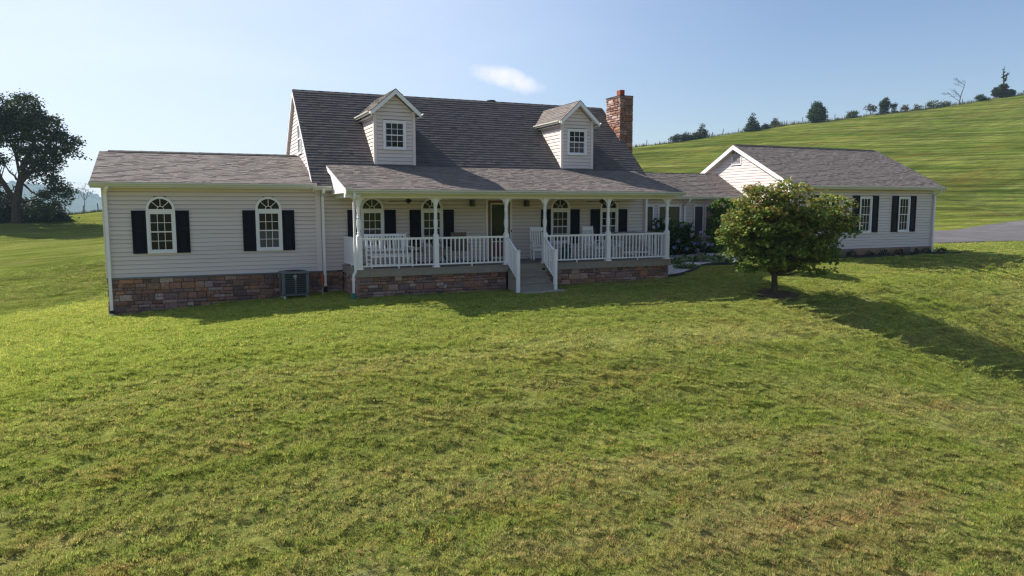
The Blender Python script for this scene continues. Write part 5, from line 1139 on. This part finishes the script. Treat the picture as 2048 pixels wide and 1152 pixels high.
hb(193.2, 109.8, [(0, 0, .9, 1.1, .9, .9), (1.4, 0, .6, .9, .8, .6)], CED, 'bush', 'small dark bush between the bare tree and the ivy covered snag', 'bush', pv=11)
# bare tree leaning left
def bare_tree():
    rnd_ = random.Random(8); x, y = 187.6, 111.8; z = ground_z(x, y); t_ = thing('bare_tree', 'bare leafless tree with branches swept to the left on the hill crest', 'tree', (x, y, z)); mb = MB(); cu_ = Vector((.915, -.404, 0))
    def P(u, h): return Vector((x, y, z))+cu_*u+Vector((0, 0, h))
    mb.tube([P(0, -.3), P(.05, 1.0), P(.3, 2.4), P(.8, 4.0), P(1.2, 5.2)], [.17, .14, .12, .09, .05], 7)
    def sub(a, b, r_, lv):
        mid = a.lerp(b, .5)+Vector((rnd_.gauss(0, .1), rnd_.gauss(0, .1), rnd_.uniform(0, .18))); mb.tube([a, mid, b], [r_, r_*.7, r_*.35], 4)
        if lv:
            for k in range(5): q = a.lerp(b, rnd_.uniform(.35, .95)); sub(q, q+cu_*rnd_.uniform(-1.3, .1)*lv*.7+Vector((0, rnd_.uniform(-.4, .4), rnd_.uniform(-.15, .55)*lv*.8)), r_*.5, lv-1)
    for a, b, r_ in ((P(.0, .9), P(-2.8, 2.9), .07), (P(.3, 2.0), P(-1.8, 3.9), .06), (P(1.1, 5.0), P(-1.3, 6.9), .06), (P(.9, 4.5), P(-1.0, 5.2), .04), (P(.1, 1.6), P(-.3, 3.0), .04), (P(1.1, 5.0), P(1.3, 6.2), .04), (P(-2.6, 2.7), P(-4.2, 2.8), .04)): sub(a, b, r_, 2)
    obj('trunk', mb, bark_g, t_)
bare_tree()
x, y = 200.3, 108.6; z = ground_z(x, y)
sn, cen = shrub('ivy_covered_snag', 'forked dead snag covered in dark ivy rising from a bushy mound on the hill crest', 'tree', x, y, [(-1, .3, 1.4, 2.2, 1.6, 1.3), (1.6, -.4, 1.3, 2.2, 1.6, .9), (0, 0, 2.7, 1.3, 1.2, .9), (-.2, 0, 5.8, .3, .3, 1.0), (-.1, 0, 7.0, .2, .2, .8), (.75, -.2, 5.3, .35, .35, .9), (1.0, -.3, 6.3, .32, .3, .4)], .26, CED, 16, 20, needle, .14, shell=.3, stems=8)
tm = MB(); tm.tube([(x, y, z-.3), (x+.2, y, z+2.5), (x+.1, y, z+4.2), (x-.2, y, z+6), (x-.05, y, z+8.2)], [.3, .24, .2, .14, .05], 7).tube([(x+.2, y, z+4.0), (x+.75, y-.2, z+5), (x+1.0, y-.3, z+6.5)], [.16, .13, .08], 6); obj('trunk', tm, bark, sn)
# weeds along both fence lines
wd = MB(); rw_ = random.Random(77)
L1 = [(104, 146), (112, 136.9), (126, 132.9), (144, 129), (151.5, 125.4), (164.8, 120.5), (174, 117.4), (189, 111.9), (206, 106.7), (214, 103)]; L2 = [(-28, 83), (-22.1, 88), (-18.6, 92), (-15.1, 96.3), (-9, 102)]
for Ls, n_, hh_ in ((L1, 5200, .75), (L2, 1800, .42)):
    seg = [(Vector(a), Vector(b)) for a, b in zip(Ls[:-1], Ls[1:])]; tot = sum((b-a).length for a, b in seg)
    for k in range(n_):
        r_ = rw_.uniform(0, tot)
        for a, b in seg:
            if r_ < (b-a).length: break
            r_ -= (b-a).length
        q = a.lerp(b, r_/(b-a).length); x = q.x+rw_.gauss(0, .7); y = q.y+rw_.gauss(0, .7); z = ground_z(x, y) if k % 4 == 0 else z_l+0
        z_l = z if k % 4 == 0 else z_l
        if k % 4: x = xl+rw_.gauss(0, .3); y = yl+rw_.gauss(0, .3)
        xl, yl = x, y
        h = hh_*rw_.uniform(.3, 1.0)*(1+.9*max(0, noise.noise(Vector((x*.12, y*.12, 3)))*2)); w_ = .05; a_ = rw_.uniform(0, 3.14); dx = math.cos(a_)*w_; dy = math.sin(a_)*w_; c = rw_.choice([(.07, .09, .03), (.12, .11, .05), (.15, .12, .08), (.05, .07, .02)])
        wd.add([(x-dx, y-dy, z-.1), (x+dx, y+dy, z-.1), (x+rw_.gauss(0, .12)*h, y, z+h)], [(0, 1, 2)], c)
obj('fence_line_weeds', wd, needle, kind='stuff', fix=False, label='tall weeds and seed heads along the fence lines')

# ---- far wooded ridge
fh = MB(); rh = random.Random(5); nxh, nyh = 150, 14; hill_v = []
for j in range(nyh):
    for i in range(nxh):
        a = -60+i*120/(nxh-1); ang = R(a); dist = 2500+j*60-abs(j-7)*0; f = math.sin(math.pi*min(j, 7)/14) if j <= 7 else 1-.25*(j-7)/7
        # height profile along the ridge
        az = a; prof = 29+74*math.exp(-((az+10.8)/6)**2)+60*math.exp(-((az+28)/12)**2)+18*math.exp(-((az-10)/20)**2)+5*noise.noise(Vector((az*.22, 0, 1)))+4*noise.noise(Vector((az*.9, 0, 4)))
        top = rh.uniform(-1.6, 2.4) if j >= 4 else rh.uniform(-1, 1)
        z = -45+(prof+18)*f+top
        hill_v.append((math.sin(ang)*dist-3.8, math.cos(ang)*dist-24, z))
fh.add(hill_v, [(j*nxh+i, j*nxh+i+1, (j+1)*nxh+i+1, (j+1)*nxh+i) for j in range(nyh-1) for i in range(nxh-1)])
obj('far_hill', fh, mat('far_forest', (.035, .055, .028), .95, .05, ns=.03, namt=.5, bump=0), kind='structure', label='distant wooded ridge fading to blue')
# tree tops along the ridge line
tt = MB()
for k in range(2600):
    i = rh.randrange(0, nxh-1); j = rh.choice((5, 6, 7)); p0 = Vector(hill_v[j*nxh+i]).lerp(Vector(hill_v[j*nxh+i+1]), rh.random()); r_ = rh.uniform(4.5, 9)
    tt.add([p0+Vector((-r_, 0, -4)), p0+Vector((-r_*.6, 0, r_*.7)), p0+Vector((0, 0, r_*1.05)), p0+Vector((r_*.7, 0, r_*.6)), p0+Vector((r_, 0, -4)), p0+Vector((0, -r_, -3)), p0+Vector((0, -r_*.7, r_*.6))], [(0, 1, 6, 5), (1, 2, 6), (2, 3, 6), (3, 4, 5, 6)], rh.choice([(.03, .05, .025), (.04, .06, .03), (.025, .042, .022)]))
obj('far_treetops', tt, far_leaf, kind='stuff', fix=False, label='tree crowns along the distant ridge')

# ============================================================ GRASS
def patch(i, size, n, wd_, h0, h1, nt=70):
    """turf: many small tufts, each with its own tone, blades leaning outwards"""
    rp = random.Random(100+i); mb = MB()
    for q in range(nt):
        cx = rp.uniform(-size/2, size/2)*1.2; cy = rp.uniform(-size/2, size/2)*1.2; r_ = size/math.sqrt(nt)*rp.uniform(.45, .95); hh = rp.uniform(.7, 1.15)
        kt = rp.uniform(.80, 1.45); v = rp.random()
        base = (kt, kt, kt) if v < .62 else ((kt*1.22, kt*1.12, kt*1.2) if v < .82 else ((kt*1.38, kt*1.08, kt*1.5) if v < .9 else (kt*.6, kt*.8, kt*.7)))
        la = rp.uniform(0, 6.28)
        for k in range(n//nt):
            a0 = rp.uniform(0, 6.28); rr = r_*math.sqrt(rp.random()); x = cx+math.cos(a0)*rr; y = cy+math.sin(a0)*rr
            a = rp.uniform(0, 6.28); w_ = wd_*rp.uniform(.7, 1.4); h = rp.uniform(h0, h1)*hh*(1.15-.5*rr/r_); lx = math.cos(a0)*h*.4+math.cos(la)*h*.25+rp.gauss(0, .5)*h; ly = math.sin(a0)*h*.4+math.sin(la)*h*.25+rp.gauss(0, .5)*h
            kk = rp.uniform(.75, 1.25); c = tuple(b*kk for b in base)
            mb.add([(x-math.cos(a)*w_, y-math.sin(a)*w_, -.014), (x+math.cos(a)*w_, y+math.sin(a)*w_, -.014), (x+lx, y+ly, h)], [(0, 1, 2)], c)
    me = mb.mesh('grass_patch', bm_); o = bpy.data.objects.new('grass_patch', me); return o
def scatter(name, pts, size, n, wd_, h0, h1, scale, label):
    c = bpy.data.collections.new(name+'_patches')
    for i in range(4): c.objects.link(patch(i, size, n, wd_, h0, h1))
    me = bpy.data.meshes.new(name); me.from_pydata([p_[:3] for p_ in pts], [], [])
    a = me.attributes.new('rot', 'FLOAT_VECTOR', 'POINT'); a.data.foreach_set('vector', [v for p_ in pts for v in p_[3]])
    o = place(name, me); o['kind'] = 'stuff'; o['label'] = label
    ng = bpy.data.node_groups.new(name, 'GeometryNodeTree'); ng.interface.new_socket('Geometry', in_out='INPUT', socket_type='NodeSocketGeometry'); ng.interface.new_socket('Geometry', in_out='OUTPUT', socket_type='NodeSocketGeometry')
    N = ng.nodes; L = ng.links; gi = N.new('NodeGroupInput'); go = N.new('NodeGroupOutput'); iop = N.new('GeometryNodeInstanceOnPoints'); ci = N.new('GeometryNodeCollectionInfo')
    ci.inputs[0].default_value = c; ci.inputs[1].default_value = True; ci.inputs[2].default_value = True
    at = N.new('GeometryNodeInputNamedAttribute'); at.data_type = 'FLOAT_VECTOR'; at.inputs[0].default_value = 'rot'
    rv = N.new('FunctionNodeRandomValue'); rv.data_type = 'FLOAT'; rv.inputs[2].default_value = scale*.85; rv.inputs[3].default_value = scale*1.2
    L.new(gi.outputs[0], iop.inputs['Points']); L.new(ci.outputs[0], iop.inputs['Instance']); iop.inputs['Pick Instance'].default_value = True
    e2r = N.new('FunctionNodeEulerToRotation'); L.new(at.outputs[0], e2r.inputs[0]); L.new(e2r.outputs[0], iop.inputs['Rotation']); L.new(rv.outputs[1], iop.inputs['Scale']); L.new(iop.outputs[0], go.inputs[0])
    md = o.modifiers.new('scatter', 'NODES'); md.node_group = ng
def blocked(x, y):
    if -6.02 < x < 12.6 and -.05 < y < 7.4: return True
    if .8 < x < 12.05 and -2.40 < y < 0: return True
    if 5.6 < x < 7.0 and -3.3 < y < -2.3: return True
    if 5.75 < x < 7.15 and -3.6 < y < -3.2: return True
    if 12.5 < x < 29.0 and .0 < y < 7.2: return True
    if 20.0 < x < 30.6 and -.55 < y < 0: return True
    if -1.3 < x < -.3 and -.9 < y < 0: return rg.random() < .6
    if inside(x, y, BED) or inside(x, y, DRIVE): return True
    if math.hypot((x-13.75)/.78, (y+5.75)/.64) < .92: return rg.random() < .8
    return False
def field(step, dmin, dmax, seed):
    rp = np.random.RandomState(seed); g1 = np.arange(-40, 75, step); gx, gy = np.meshgrid(g1, np.arange(-24, 75, step)); x = gx.ravel()+rp.uniform(-.5, .5, gx.size)*step; y = gy.ravel()+rp.uniform(-.5, .5, gx.size)*step
    dx = x-CAM.x; dy = y-CAM.y; d = np.hypot(dx, dy); dep = dx*math.sin(YAW)+dy*math.cos(YAW); lat = dx*math.cos(YAW)-dy*math.sin(YAW)
    ok = (d > dmin) & (d <= dmax) & (dep > 0) & (np.abs(lat) < dep*.74+6.5); x = x[ok]; y = y[ok]
    keep = [i for i in range(len(x)) if not blocked(x[i], y[i])]; x = x[keep]; y = y[keep]
    z = grid_z(x, y); e = .25; zx = (grid_z(x+e, y)-grid_z(x-e, y))/(2*e); zy = (grid_z(x, y+e)-grid_z(x, y-e))/(2*e)
    return [(x[i], y[i], z[i]+.006, (math.atan(zy[i]), -math.atan(zx[i]), rp.uniform(0, 6.28))) for i in range(len(x))]
P1 = field(.29, 4, 17, 1); P2 = field(.48, 17, 34, 2); P3 = field(.95, 34, 66, 3)
print('grass points', len(P1), len(P2), len(P3))
scatter('lawn_grass_near', P1, .5, 1000, .0052, .016, .046, 1.0, 'mown grass blades of the near lawn')
scatter('lawn_grass_middle', P2, .75, 900, .008, .016, .045, 1.0, 'mown grass blades round the house')
scatter('lawn_grass_far', P3, 1.3, 800, .018, .02, .06, 1.0, 'grass of the fields beyond the house')

# ============================================================ HAZE
hm = bpy.data.materials.new('haze'); hm.use_nodes = True; t = hm.node_tree; t.nodes.remove(t.nodes['Principled BSDF'])
pv = t.nodes.new('ShaderNodeVolumePrincipled'); pv.inputs['Color'].default_value = (.55, .76, 1, 1); pv.inputs['Density'].default_value = .00020; pv.inputs['Anisotropy'].default_value = .0
t.links.new(pv.outputs[0], t.nodes['Material Output'].inputs['Volume'])
hz = obj('haze', MB().box(-3400, 3400, -3400, 3400, -52, 120), hm, kind='stuff')
